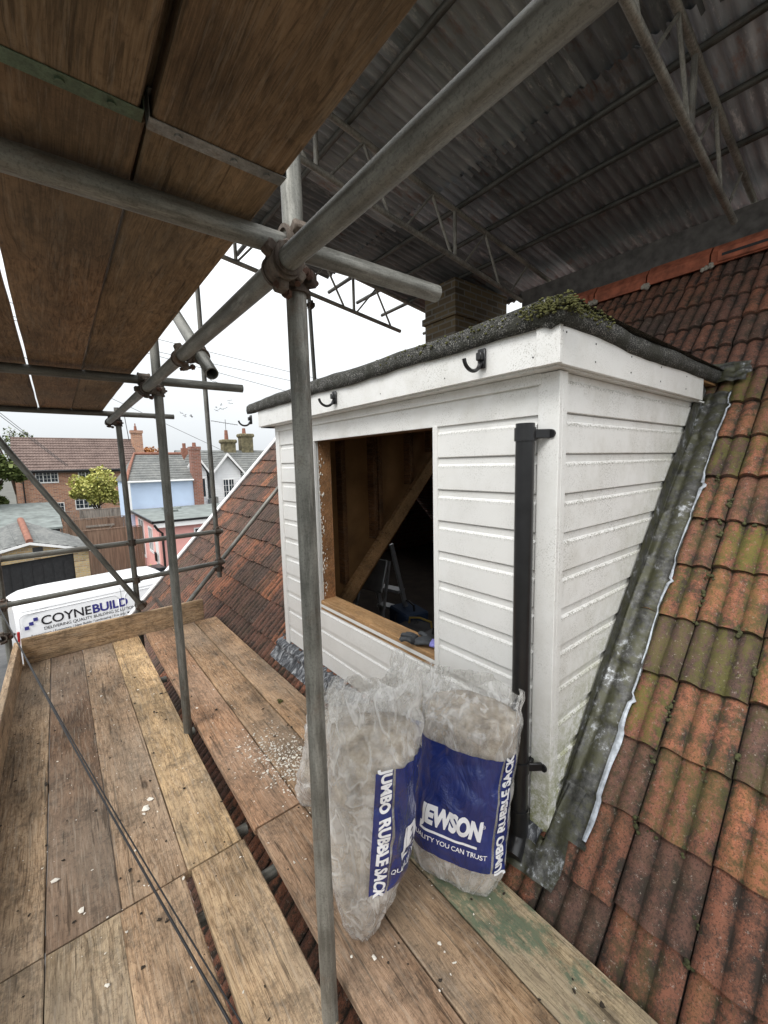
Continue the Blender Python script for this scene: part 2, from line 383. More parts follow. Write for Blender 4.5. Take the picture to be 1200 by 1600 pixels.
M['rf_brown'] = far_tiles('brown_roof_tiles', [(.13, .075, .06), (.24, .15, .12), (.30, .20, .16)])
M['rf_slate'] = far_tiles('grey_slates', [(.07, .075, .07), (.15, .155, .15), (.24, .24, .22)])
M['rf_felt'] = plain('grey_felt_roof', (.17, .19, .18), .8, 0, .35, 2, .3)
M['white_paint'] = plain('white_paint', (.80, .80, .79), .5, 0, .05, 3)
M['white_board'] = plain('white_weatherboard', (.76, .77, .77), .6, 0, .05, 3)
M['blue_render'] = plain('pale_blue_render', (.52, .63, .80), .8, 0, .05, 2)
M['pink_render'] = plain('pink_render', (.80, .40, .36), .85, 0, .08, 2)
M['glass_dark'] = plain('window_glass', (.03, .04, .05), .08, 0, .4, 2)
def fence_mat(name, c):
    k = NB(name); v = k.tc(rnd=False, scale=(1, 1, .05)); n = k.noise(v, 14, 5, .7)
    k.col(k.ramp(n, [(.35, tuple(q * .55 for q in c)), (.65, tuple(q * 1.25 for q in c))])); k.rough(.9); return k.m
M['fence'] = fence_mat('brown_fence', (.22, .145, .10)); M['fence_grey'] = fence_mat('grey_fence', (.27, .235, .20))
M['terracotta'] = plain('terracotta_pot', (.24, .105, .07), .8, 0, .3, 8)
M['lichen_brick'] = plain('lichened_brick', (.15, .13, .075), .95, 0, .5, 5, .5, 30)
M['bark'] = plain('bark', (.09, .065, .045), .9, 0, .3, 10, .5)
def leaf(name, a, b):
    k = NB(name); g = k.n.nodes.new('ShaderNodeNewGeometry')
    k.col(k.ramp(g.outputs['Random Per Island'], [(0, a), (1, b)])); k.rough(.6); k.b.inputs['Specular IOR Level'].default_value = .2
    try: k.b.inputs['Subsurface Weight'].default_value = 0
    except Exception: pass
    return k.m
M['leaf_yel'] = leaf('yellow_leaves', (.26, .29, .07), (.62, .58, .20))
M['leaf_grn'] = leaf('green_leaves', (.05, .075, .02), (.16, .19, .06))
M['leaf_org'] = leaf('orange_leaves', (.35, .15, .05), (.60, .30, .12))
M['van'] = plain('white_van_paint', (.80, .81, .82), .22, 0, .02, 1)
M['ink_black'] = plain('black_ink', (.012, .012, .016), .4, 0, .1)
M['ink_blue'] = plain('navy_ink', (.035, .035, .20), .4, 0, .1)
def printblue():
    k = NB('printed_blue'); v = k.tc(rnd=False); k.col(k.ramp(k.noise(v, 8, 4), [(.3, (.010, .020, .115)), (.7, (.018, .035, .18))]))
    k.rough(.20); k.b.inputs['Coat Weight'].default_value = .7; k.b.inputs['Coat Roughness'].default_value = .12; k.bump(k.noise(k.tc(rnd=False, scale=(1, 1, .5)), 12, 4, .6, 1.6), .9, .02); return k.m
M['print_blue'] = printblue()
M['print_white'] = plain('printed_white', (.82, .82, .84), .3, 0, .03)
def film():
    k = NB('clear_plastic_film'); v = k.tc(rnd=False)
    n = k.noise(k.tc(rnd=False, scale=(1, 1, .45)), 13, 6, .65, 1.5)
    k.col((.80, .79, .77)); k.rough(.10); k.b.inputs['Specular IOR Level'].default_value = 1.0; k.b.inputs['Coat Weight'].default_value = .6; k.b.inputs['Coat Roughness'].default_value = .05
    tr = k.n.nodes.new('ShaderNodeBsdfTransparent'); tr.inputs[0].default_value = (.97, .97, .96, 1)
    mx = k.n.nodes.new('ShaderNodeMixShader')
    lw = k.n.nodes.new('ShaderNodeLayerWeight'); lw.inputs[0].default_value = .35
    cr = k.ramp(k.noise(k.tc(rnd=False, scale=(1, 1, .55)), 6.5, 3, .55, 1.2), [(.455, 0.), (.49, 1.), (.50, 1.), (.53, 0.)])
    k.bump(k.mix(.35, k.noise(k.tc(rnd=False, scale=(1, 1, .6)), 8, 3, .5, .8), cr), .8, .010)
    f = k.math('ADD', k.math('ADD', k.ramp(n, [(.42, .09), (.60, .30)]), k.math('MULTIPLY', cr, .20)), k.math('MULTIPLY', lw.outputs['Facing'], .42))  # the crease term paints thin pale highlights into the opacity
    k.L(f, mx.inputs[0]); k.L(tr.outputs[0], mx.inputs[1]); k.L(k.b.outputs[0], mx.inputs[2])
    k.L(mx.outputs[0], k.n.nodes['Material Output'].inputs[0]); return k.m
M['film'] = film()
def rubble():
    k = NB('rubble'); v = k.tc(rnd=False); n = k.noise(v, 20, 8, .75); n2 = k.noise(v, 5, 5, .6)
    k.col(k.ramp(k.mix(.5, n, n2), [(.38, (.16, .125, .09)), (.5, (.34, .28, .21)), (.62, (.56, .49, .40))])); k.rough(.95); k.bump(n, .6, .01); return k.m
M['rubble'] = rubble()
M['crumb'] = plain('plaster_crumb', (.72, .68, .60), .9, 0, .2, 10)
M['ply'] = plain('sheathing_board', (.30, .16, .06), .8, 0, .3, 4, .2)
M['rib'] = plain('dusty_red_lath', (.20, .06, .032), .95, 0, .4, 12)
M['glove'] = plain('grey_glove_rubber', (.045, .05, .055), .7, 0, .3, 60, .5, 200)
M['cuff'] = plain('lavender_knit', (.24, .24, .60), .9, 0, .2, 60, .5, 300)
M['alu'] = plain('aluminium', (.45, .46, .47), .4, .6, .15, 10)
M['yellow'] = plain('yellow_plastic', (.4, .28, .03), .5)
M['blue_plastic'] = plain('blue_plastic', (.03, .10, .25), .5)
M['yellow_dk'] = plain('shaded_yellow_plastic', (.16, .11, .02), .8); M['blue_dk'] = plain('shaded_blue_plastic', (.012, .03, .07), .8)  # darker copies of the plastics, the loft's shade put into their colour
M['wire'] = plain('cable_rubber', (.012, .012, .014), .45)
M['copper_wire'] = plain('overhead_wire', (.10, .10, .10), .7)
M['dirt'] = plain('dark_debris', (.03, .022, .015), .95, 0, .4, 40)

# ------------------------------------------------------------------ the setting: ground, drive
GZ = -3.45
def ground_mat():
    k = NB('ground'); v = k.tc(rnd=False); n = k.noise(v, 1.5, 8, .7)
    k.col(k.ramp(n, [(.35, (.06, .062, .065)), (.55, (.10, .10, .10)), (.7, (.15, .145, .14))])); k.rough(.9); return k.m
b = MB(); b.face([(-1500, -1500, GZ - .01), (1500, -1500, GZ - .01), (1500, 1500, GZ - .01), (-1500, 1500, GZ - .01)])
tag(b.build('ground', plain('dull_ground', (.10, .10, .085), .95, 0, .4, .6)), kind='structure')
b = MB(); b.face([(-40, 4, GZ), (8, 4, GZ), (8, 24, GZ), (-40, 24, GZ)])
tag(b.build('driveway', ground_mat()), kind='structure')
# ------------------------------------------------------------------ the tiled house
PA = radians(47); TA = tan(PA); CA, SA = cos(PA), sin(PA)
RX0, RZ0 = 1.40, .067            # a course line of the roof (tail of a tile, mean surface)
GA, CV = .285, .2255             # gauge, cover width
RIDGE_X, RIDGE_Z = 4.36, 3.235
def roofp(s, y, h):              # s metres up the slope from RX0,RZ0
    return Vector((RX0 + s * CA - h * SA, y, RZ0 + s * SA + h * CA))
def rz_at(x): return RZ0 + (x - RX0) * TA
def profile(t):                  # three rolls on one tile, t in 0..1
    f = (t * 3) % 1.0
    return .019 * (sin(pi * f) ** .75) + (.005 if t > .97 else 0) - .004 * t
DX, DY0, DY1 = 1.45, .79, 3.17   # dormer front plane and sides
house = empty('house', (1.45, 3, GZ), 0, 'house with red clay tiled roof carrying the white clad dormer', 'house')
HI = Vector(house.location)
def hb(mb, name, mat, parent=house, **kw):
    o = mb.build(name, mat, parent, **kw)
    if parent is house: o.matrix_parent_inverse = Matrix.Translation(-HI)
    else:
        o.matrix_parent_inverse = Matrix.Identity(4)
    return o
def tiles():
    bm = bmesh.new(); lay = bm.verts.layers.float_color.new('tile'); rr = random.Random(3)
    NU = 21
    kmin, kmax = -5, 16
    for c in range(-8, 31):
        y0 = .505 + CV * (c - 0)
        if y0 > 7.2: continue
        for r in range(kmin, kmax):
            s0 = r * GA; xt = RX0 + s0 * CA; yc = y0 + CV / 2
            s1 = min(s0 + GA + .035, (RIDGE_X - RX0) / CA - .02)
            if s1 <= s0: continue
            if DY0 + .05 < yc < DY1 + .02:
                if 1.42 < xt < 3.12: continue
                if r == 0: s1 = .085
            rnd = min(1, max(0, rr.gauss(.55, .26))); 
            # the photo: mossy streaked tiles beside the dormer cheek, cleaner ones low down, darker ones near the ridge
            d = abs((xt - 2.1)) ; mo = 0
            if y0 < .9 and 1.55 < xt < 3.3: mo = max(0, min(1, rr.uniform(.15, 1.0)))
            elif y0 < .9 and xt <= 1.55: mo = rr.uniform(0, .25)
            elif xt > 3.2: mo = rr.uniform(0, .12)
            else: mo = rr.uniform(0, .15)
            if xt > 3.1: rnd *= .62
            if y0 > 3: rnd *= rr.choice((.1, .3, .45, .7, .95))
            jx, jh, jr = rr.gauss(0, .006), rr.uniform(-.003, .005), rr.uniform(-.012, .012); rot = rr.gauss(0, .012)
            ts = [0, .18, .5, .85, 1.0]; V = []
            gap = .0025
            for q, tv in enumerate(ts):
                row = []
                for i in range(NU + 1):
                    t = i / NU; s = s0 + (s1 - s0) * tv + jx + rot * (t - .5) * CV * 2 - (.010 * max(0, noise.noise(Vector((y0 * 9 + t * 4, s0 * 5, 2))) - .25) if q == 0 else 0)
                    lift = .030 * (1 - (s - s0) / (GA + .035))
                    wob = noise.noise(Vector((y0 + t * .2, s * 3, c))) * .0025
                    h = profile(1 - t) + lift + jh + wob + jr * (t - .5) - .018
                    if q == 0: h -= .004; s += .0
                    p = roofp(s + (.004 * sin(t * 9) if q == 0 else 0), y0 + gap + t * (CV - 2 * gap), h)
                    v = bm.verts.new(p); v[lay] = (rnd, mo * (1 - .5 * abs(t - .45)), min(1, profile(1 - t) / .019), 1); row.append(v)
                V.append(row)
            tail = []
            for i in range(NU + 1):
                p = roofp(s0 + jx + .002, y0 + gap + i / NU * (CV - 2 * gap), profile(1 - i / NU) + jh - .018 + .002)
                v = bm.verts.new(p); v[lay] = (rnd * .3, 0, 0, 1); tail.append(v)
            for i in range(NU):
                bm.faces.new((tail[i], V[0][i], V[0][i + 1], tail[i + 1]))
                for q in range(len(ts) - 1): bm.faces.new((V[q][i], V[q + 1][i], V[q + 1][i + 1], V[q][i + 1]))
            for e in (0, NU):      # edge lips
                lo = []
                for q, tv in enumerate(ts):
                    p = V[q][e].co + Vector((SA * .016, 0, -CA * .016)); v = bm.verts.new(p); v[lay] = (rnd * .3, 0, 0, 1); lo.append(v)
                for q in range(len(ts) - 1): bm.faces.new((V[q][e], V[q + 1][e], lo[q + 1], lo[q]))
    bmesh.ops.recalc_face_normals(bm, faces=bm.faces)
    me = bpy.data.meshes.new('roof'); bm.to_mesh(me); bm.free(); me.materials.append(M['tile'])
    me.polygons.foreach_set('use_smooth', [True] * len(me.polygons)); me.set_sharp_from_angle(angle=radians(50))
    o = bpy.data.objects.new('roof', me); C.objects.link(o); o.parent = house; o.matrix_parent_inverse = Matrix.Translation(-HI)
    return o
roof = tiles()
# roofing felt under the tiles (with a hole under the dormer), back slope, walls
b = MB()
def slab(y0, y1, s0, s1, h=-.045, t=.02):
    pts = [roofp(s, y, hh) for hh in (h, h - t) for (s, y) in ((s0, y0), (s1, y0), (s1, y1), (s0, y1))]
    V = [b.bm.verts.new(p) for p in pts]
    for f in ((0, 1, 2, 3), (7, 6, 5, 4), (0, 4, 5, 1), (1, 5, 6, 2), (2, 6, 7, 3), (3, 7, 4, 0)): b.bm.faces.new([V[i] for i in f])
SE, SR = -1.45, (RIDGE_X - RX0) / CA - .03
slab(-1.3, .80, SE, SR); slab(3.16, 7.2, SE, SR); slab(.803, 3.157, SE, .06); slab(.803, 3.157, 2.72, SR)
hb(b, 'roof_underlay', M['black_matt'])
b = MB()
for k in range(15):
    for (ya, yb) in ((-1.3, 7.3),):
        s = SE + k * .285
        p = lambda s_, h: (2 * RIDGE_X - (RX0 + s_ * CA - h * SA), RZ0 + s_ * SA + h * CA)
        b.prism([p(s, 0), p(s, .03), p(s + .30, .004), p(s + .30, -.02)], 'y', ya, yb)
hb(b, 'back_roof', M['rf_brown'])
b = MB(); b.b2(.46, .70, -1.2, 7.1, GZ, -.95)
hb(b, 'wall', M['brick_dk'])
b = MB()
XB = 2 * RIDGE_X - .46
for y in (-1.2, 7.0):
    b.prism([(.705, GZ), (XB - .005, GZ), (XB - .005, -.98), (RIDGE_X, RIDGE_Z - .12), (.705, -.72)], 'y', y, y + .1)
b.b2(XB, XB + .2, -1.2, 7.1, GZ, -1.0)
hb(b, 'gable_wall', M['brick_dk'])
# verge: white bargeboard and cloak at the far gable
b = MB()
pts = []
for (s, h) in ((SE - .02, -.16), (SR + .05, -.16), (SR + .05, .04), (SE - .02, .04)):
    q = roofp(s, 0, h); pts.append((q.x, q.z))
b.prism(pts, 'y', 7.30, 7.34)
pts = []
for (s, h) in ((SE - .02, .041), (SR + .05, .041), (SR + .05, .06), (SE - .02, .06)):
    q = roofp(s, 0, h); pts.append((q.x, q.z))
b.prism(pts, 'y', 7.235, 7.345)
hb(b, 'bargeboard', M['white_paint'])
# ridge tiles with mortar between; two carry a vent slot
def ridge():
    n = 0; y = -1.2; rr = random.Random(5)
    while y < 7.25:
        Lr = .45; b = MB(); z = RIDGE_Z + .03 + rr.uniform(-.006, .006)
        prof = [(-.15, -.13), (-.135, -.04), (-.07, .035), (0, .055), (.07, .035), (.135, -.04), (.15, -.13), (.13, -.13), (.115, -.05), (.06, .015), (0, .033), (-.06, .015), (-.115, -.05), (-.13, -.13)]
        b.prism([(RIDGE_X + px, z + pz) for px, pz in prof], 'y', y + .006, y + Lr - .006)
        o = hb(b, 'ridge_tile', M['ridge'])
        if n % 3 == 1:
            b = MB(); b.b2(RIDGE_X - .165, RIDGE_X - .13, y + .05, y + Lr - .05, z - .12, z - .03, .006)
            v = MB(); v.b2(RIDGE_X - .168, RIDGE_X - .16, y + .08, y + Lr - .08, z - .085, z - .065)
            q = b.build('vent', M['ridge'], o); v.build('vent_slot', M['black_matt'], q) if False else v.build('vent_slot', M['black_matt'], o)
        y += Lr; n += 1
    y = -1.2
    while y < 7.25:
        b = MB()
        for k in range(7):
            a = rr.uniform(-.16, -.05); rad = rr.uniform(.012, .028)
            m = Matrix.Translation((RIDGE_X - .115 + a * .35, y + rr.uniform(-.04, .04), RIDGE_Z - .07 + a * .3)) @ Matrix.Diagonal((.6, 1, 1.2, 1))
            bmesh.ops.create_icosphere(b.bm, subdivisions=1, radius=rad, matrix=m)
        y += .45
        hb(b, 'mortar', M['mortar'], smooth='all')
ridge()
# chimney with corbelled courses, lead soaker and cap
b = MB()
cx0, cx1, cy0, cy1 = 3.98, 5.03, 3.50, 4.02
b.b2(cx0, cx1, cy0, cy1, 2.5, 3.42)
b.b2(cx0 - .03, cx1 + .03, cy0 - .03, cy1 + .03, 3.422, 3.50)
b.b2(cx0, cx1, cy0, cy1, 3.502, 3.86)
hb(b, 'chimney', M['brick_chim'])
b = MB()
for k in range(4):
    x = cx0 + .05 + k * .13
    b.b2(x, x + .125, cy0 - .012, cy0 - .004, rz_at(x) - .12, min(rz_at(x) + .26, 3.3))
b.b2(cx0 - .012, cx0 - .004, cy0 - .02, cy1 + .02, 2.70, 2.95)
hb(b, 'chimney_flashing', M['lead_edge'])

# ---- the dormer (a part of the house; its own parts one level down)
b = MB()          # timber frame: studs, plates, window lining
W0, W1, WZ0, WZ1 = 1.405, 2.575, .655, 1.806
fx0, fx1 = DX + .022, DX + .12
for (y0, y1) in ((DY0 + .03, DY0 + .08), (1.1, 1.15), (W0 - .07, W0 - .004), (DY1 - .08, DY1 - .03)):
    b.b2(fx0, fx1, y0, y1, .2, 1.94)
b.b2(fx0, fx1, .88, 3.08, 1.94, 2.03); b.b2(fx0, fx1, W0 - .003, W1 + .003, WZ1 + .003, 1.935)
for y in (1.7, 2.1, 2.5): b.b2(fx0, fx1, y, y + .05, .2, WZ0 - .085)
dorm = hb(b, 'dormer', M['timber_old'])

def db(mb, name, mat, **kw):
    o = mb.build(name, mat, dorm, **kw); o.matrix_parent_inverse = Matrix.Identity(4); return o
# inner sheathing of far cheek with studs, plates and the rafter
def tri(x0, x1, zt): return [(x0, rz_at(x0) - .30), (x1, rz_at(x1) - .30), (x1, zt), (x0, zt)]
b = MB(); b.prism([(DX + .02, -.35), (3.35, 1.70), (3.35, 2.07), (DX + .02, 2.07)], 'y', 3.135, 3.15); db(b, 'cheek_sheathing', M['ply'])
b = MB(); b.prism([(DX + .02, -.35), (3.35, 1.70), (3.35, 2.07), (DX + .02, 2.07)], 'y', .81, .825); db(b, 'cheek_sheathing', M['ply'])
for (x, wd) in ((1.985, .045), (2.335, .045), (2.40, .045), (2.80, .05), (3.1, .045)):
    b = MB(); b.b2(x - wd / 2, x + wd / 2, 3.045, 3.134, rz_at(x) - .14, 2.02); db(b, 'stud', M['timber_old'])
b = MB(); b.b2(DX + .01, DX + .125, W1 + .004, W1 + .09, .30, 1.93, .003); db(b, 'window_post', M['timber_red'])
b = MB(); rq = random.Random(3)
for k in range(130):
    m = Matrix.Translation((DX + .012 + abs(rq.gauss(0, .022)), W1 + .003, rq.uniform(.66, 1.79))) @ Matrix.Diagonal((1, .35, rq.uniform(1, 3), 1)); bmesh.ops.create_icosphere(b.bm, subdivisions=1, radius=rq.uniform(.002, .006), matrix=m)
o = db(b, 'filler_foam', M['crumb'], smooth='all'); o['kind'] = 'stuff'
b = MB(); b.b2(DX + .12, 3.2, 3.05, 3.134, 2.022, 2.07); db(b, 'wall_plate', M['timber_old'])
for y in (3.0, 3.6):
    b = MB(); p0 = roofp(-1.2, y, -.13); p1 = roofp(3.95, y, -.13); b.bar(p0, p1, .05, .11, (-SA, 0, CA))
    db(b, 'rafter', M['timber'])
b = MB()      # decking under the flat roof, joists
b.b2(DX - .08, 3.42, DY0 - .05, DY1 + .08, 2.072, 2.084)
db(b, 'roof_deck', M['ply'])
b = MB()
for y in (1.05, 1.45, 1.85, 2.25, 2.65, 3.0): b.b2(DX + .13, 3.3, y, y + .045, 1.95, 2.07)
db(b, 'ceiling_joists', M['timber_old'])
b = MB()      # window sill timber with packing
b.b2(DX - .008, DX + .13, W0, W1 + .08, WZ0 - .075, WZ0 - .006, .004)
db(b, 'sill', M['timber'])
# shiplap cladding
GR0, GP = 1.660, .1515
def ship(b, poly, plane, pos, z0f, z1f, a0, a1, sgn):
    """rows of shiplap between z limits given as functions of the running coordinate"""
    k = -12
    for k in range(-4, 14):
        zt = GR0 + GP * 1 - k * GP; zb = zt - GP
        prof = [(zt - .002, 0), (zt - .004, .004), (zt - .030, .004), (zt - .040, .012), (zb + .004, .013), (zb + .001, .010), (zb, 0)]
        N = 110 if plane == 'cheek' else 1
        rows = []
        for i in range(N + 1):
            a = a0 + (a1 - a0) * i / N; lo, hi = z0f(a), z1f(a)
            rows.append((a, lo, hi))
        for i in range(N):
            for (za, da), (zb_, db_) in zip(prof[:-1], prof[1:]):
                (aA, loA, hiA), (aB, loB, hiB) = rows[i], rows[i + 1]
                def cl(z, lo, hi): return max(lo, min(hi, z))
                q = [(aA, cl(za, loA, hiA), da), (aB, cl(za, loB, hiB), da), (aB, cl(zb_, loB, hiB), db_), (aA, cl(zb_, loA, hiA), db_)]
                if abs(q[0][1] - q[3][1]) < 1e-4 and abs(q[1][1] - q[2][1]) < 1e-4: continue
                P = []
                for (aa, zz, dd) in q:
                    P.append((pos - dd, aa, zz) if plane == 'front' else (aa, pos + sgn * dd, zz))
                vs = [b.bm.verts.new(p) for p in P]
                try: b.bm.faces.new(vs)
                except Exception: pass
b = MB()
cz = lambda v: (lambda a: v)
ship(b, None, 'front', DX, cz(.15), cz(1.806), W1 + .03, DY1 - .03, -1)
ship(b, None, 'front', DX, cz(.15), cz(WZ0 - .03), W0 - .02, W1 + .03, -1)
ship(b, None, 'front', DX, cz(.15), cz(1.806), DY0 + .07, W0 - .02, -1)
bmesh.ops.remove_doubles(b.bm, verts=b.bm.verts, dist=.0005)
# sheathing behind the cladding
b.b2(DX + .002, DX + .020, DY0 + .01, W0 - .002, .15, 1.94); b.b2(DX + .002, DX + .020, W1 + .002, DY1 - .01, .15, 1.94)
b.b2(DX + .002, DX + .020, W0 - .001, W1 + .001, .15, WZ0 - .078)
db(b, 'front_cladding', M['pvc_rows'])
b = MB()
b.b2(DX - .014, DX - .001, DY0 + .062, DY1 - .005, 1.807, 1.955, .002)       # header board
b.b2(DX - .026, DX - .0145, DY0 + .05, DY1 - .0, 1.915, 1.957, .002)
db(b, 'header_board', M['pvc_fascia'])
b = MB(); b.b2(DX - .018, DX + .004, W0 - .028, W0 + .002, .32, 1.812, .002); db(b, 'window_trim', M['pvc'])
b = MB(); b.b2(DX - .018, DX + .004, W1 - .002, W1 + .028, .58, 1.812, .002); db(b, 'window_trim', M['pvc'])
b = MB()      # corner post trims
b.b2(DX - .022, DX + .0, DY0 - .022, DY0 + .062, .115, 1.955, .002); b.b2(DX + .0, DX + .035, DY0 - .022, DY0 - .001, .135, 1.955, .002)
db(b, 'corner_board', M['pvc_cheek'])
b = MB(); b.b2(DX - .022, DX, DY1 - .045, DY1 + .02, .12, 1.955, .002); db(b, 'corner_board', M['pvc'])
b = MB()
ship(b, None, 'cheek', DY0, lambda x: min(1.955, rz_at(x) - .03), cz(1.956), DX + .034, 3.32, -1)
bmesh.ops.remove_doubles(b.bm, verts=b.bm.verts, dist=.0005)
db(b, 'cheek_cladding', M['pvc_cheek_rows'])
b = MB(); b.prism([(DX + .03, .11), (3.3, 1.97), (3.3, 2.07), (DX + .03, 2.07)], 'y', DY0 + .002, DY0 + .018); b.prism([(DX + .005, .12), (3.3, 1.95), (3.3, 2.07), (DX + .005, 2.07)], 'y', DY1 - .018, DY1)
db(b, 'cheek_backing', M['pvc'])
# fascia and soffit
FX, FY = 1.352, .735
b = MB(); b.b2(FX, FX + .018, FY + .075, 3.335, 1.965, 2.105, .002); b.b2(FX - .008, FX + .012, FY - .008, FY + .08, 1.962, 2.108, .002)
db(b, 'fascia', M['pvc_fascia'])
b = MB(); b.b2(FX + .013, 2.99, FY, FY + .016, 1.963, 2.105, .002); b.b2(FX + .012, FX + .0125, FY - .007, FY, 1.963, 2.10); db(b, 'side_fascia', M['pvc_cheek'])
b = MB(); b.b2(FX + .0185, FX + .10, FY + .017, 3.335, 1.958, 1.966); b.b2(FX + .1005, 3.1, FY + .017, DY0 + .02, 1.958, 1.966)
b.b2(FX + .019, FX + .4, 3.18, 3.335, 1.958, 1.966); b.b2(FX + .0185, 3.2, 3.32, 3.336, 1.965, 2.10)
db(b, 'soffit', M['pvc_fascia'])
b = MB()      # fixing pins in the side fascia and front fascia
for x in (1.375, 1.40, 1.62, 1.95, 2.3, 2.68):
    for z in ((2.07,) if x < 1.41 else (2.065, 2.0)): b.tube((x, FY - .0015, z), (x, FY + .001, z), .0035, 8)
for y in (.83, 1.25, 1.7, 2.2, 2.65, 3.1): b.tube((FX - .0012, y, 2.0), (FX + .001, y, 2.0), .003, 8)
db(b, 'fixing_pins', M['dark_metal'])
# felt roof edge, wavy, drooping over the fascia
def felt_roof():
    b = MB(); rr = random.Random(2)
    def nz(y, s): return noise.noise(Vector((y * 2.3, s, 0))) * .013 + noise.noise(Vector((y * 7, s, 3))) * .005
    path = [(.03, -.012), (-.006, -.016), (-.014, .012), (-.010, .05), (.015, .072), (.06, .072), (.25, .060), (2.2, .06)]
    y0, y1 = FY - .03, 3.53; N = 120; rows = []
    for i in range(N + 1):
        y = y0 + (y1 - y0) * i / N; row = []
        for j, (dx, dz) in enumerate(path):
            z = 2.105 + dz + nz(y, j * .1) * (1 if j < 6 else .3) ; x = FX - .01 + dx + nz(y + 5, j * .1) * .5
            row.append(b.bm.verts.new((min(x, 3.5), y, z)))
        rows.append(row)
    for i in range(N):
        for j in range(len(path) - 1): b.bm.faces.new((rows[i][j], rows[i + 1][j], rows[i + 1][j + 1], rows[i][j + 1]))
    # side upstand towards the camera
    path = [(.03, -.03), (-.006, -.02), (-.02, .005), (-.016, .045), (.01, .068), (.05, .070), (.2, .0605)]
    rows = []; N = 100
    for i in range(N + 1):
        x = FX - .02 + (3.28 - FX) * i / N; row = []
        for j, (dy, dz) in enumerate(path):
            sag = -.012 * math.exp(-((x - 2.15) / .5) ** 2)
            z = 2.112 + dz + sag + nz(x + 9, j * .1) * (1 if j < 6 else .2); y = FY - .005 + dy + nz(x, j * .1 + 2) * .5
            row.append(b.bm.verts.new((x, y, z)))
        rows.append(row)
    for i in range(N):
        for j in range(len(path) - 1): b.bm.faces.new((rows[i][j], rows[i + 1][j], rows[i + 1][j + 1], rows[i][j + 1]))
    b.bm.faces.new([r for r in rows[0]])
    db(b, 'felt_roof', M['felt'], smooth='all')
    b = MB()
    for k in range(1500):
        t = rr.random(); 
        if rr.random() < .5: x, y = FX - .01 + rr.gauss(.01, .035), FY - .01 + rr.gauss(.03, .05)
        else:
            if rr.random() < .5: x, y = FX - .015 + rr.uniform(-.01, .02), FY + rr.uniform(0, 1.0) ** 1.5
            else: x, y = FX + rr.uniform(0, .35), FY - .02 + rr.uniform(-.01, .02)
        x = max(x, FX - .035); y = max(y, FY - .045)
        z = 2.170 + rr.uniform(-.018, .006) - (0.04 * rr.random() if (x < FX or y < FY) else 0)
        m = Matrix.Translation((x, y, z)) @ Matrix.Diagonal((1, 1, .7, 1))
        bmesh.ops.create_icosphere(b.bm, subdivisions=1, radius=rr.uniform(.002, .0075), matrix=m)
    o = db(b, 'moss', M['moss'], smooth='all')
felt_roof()
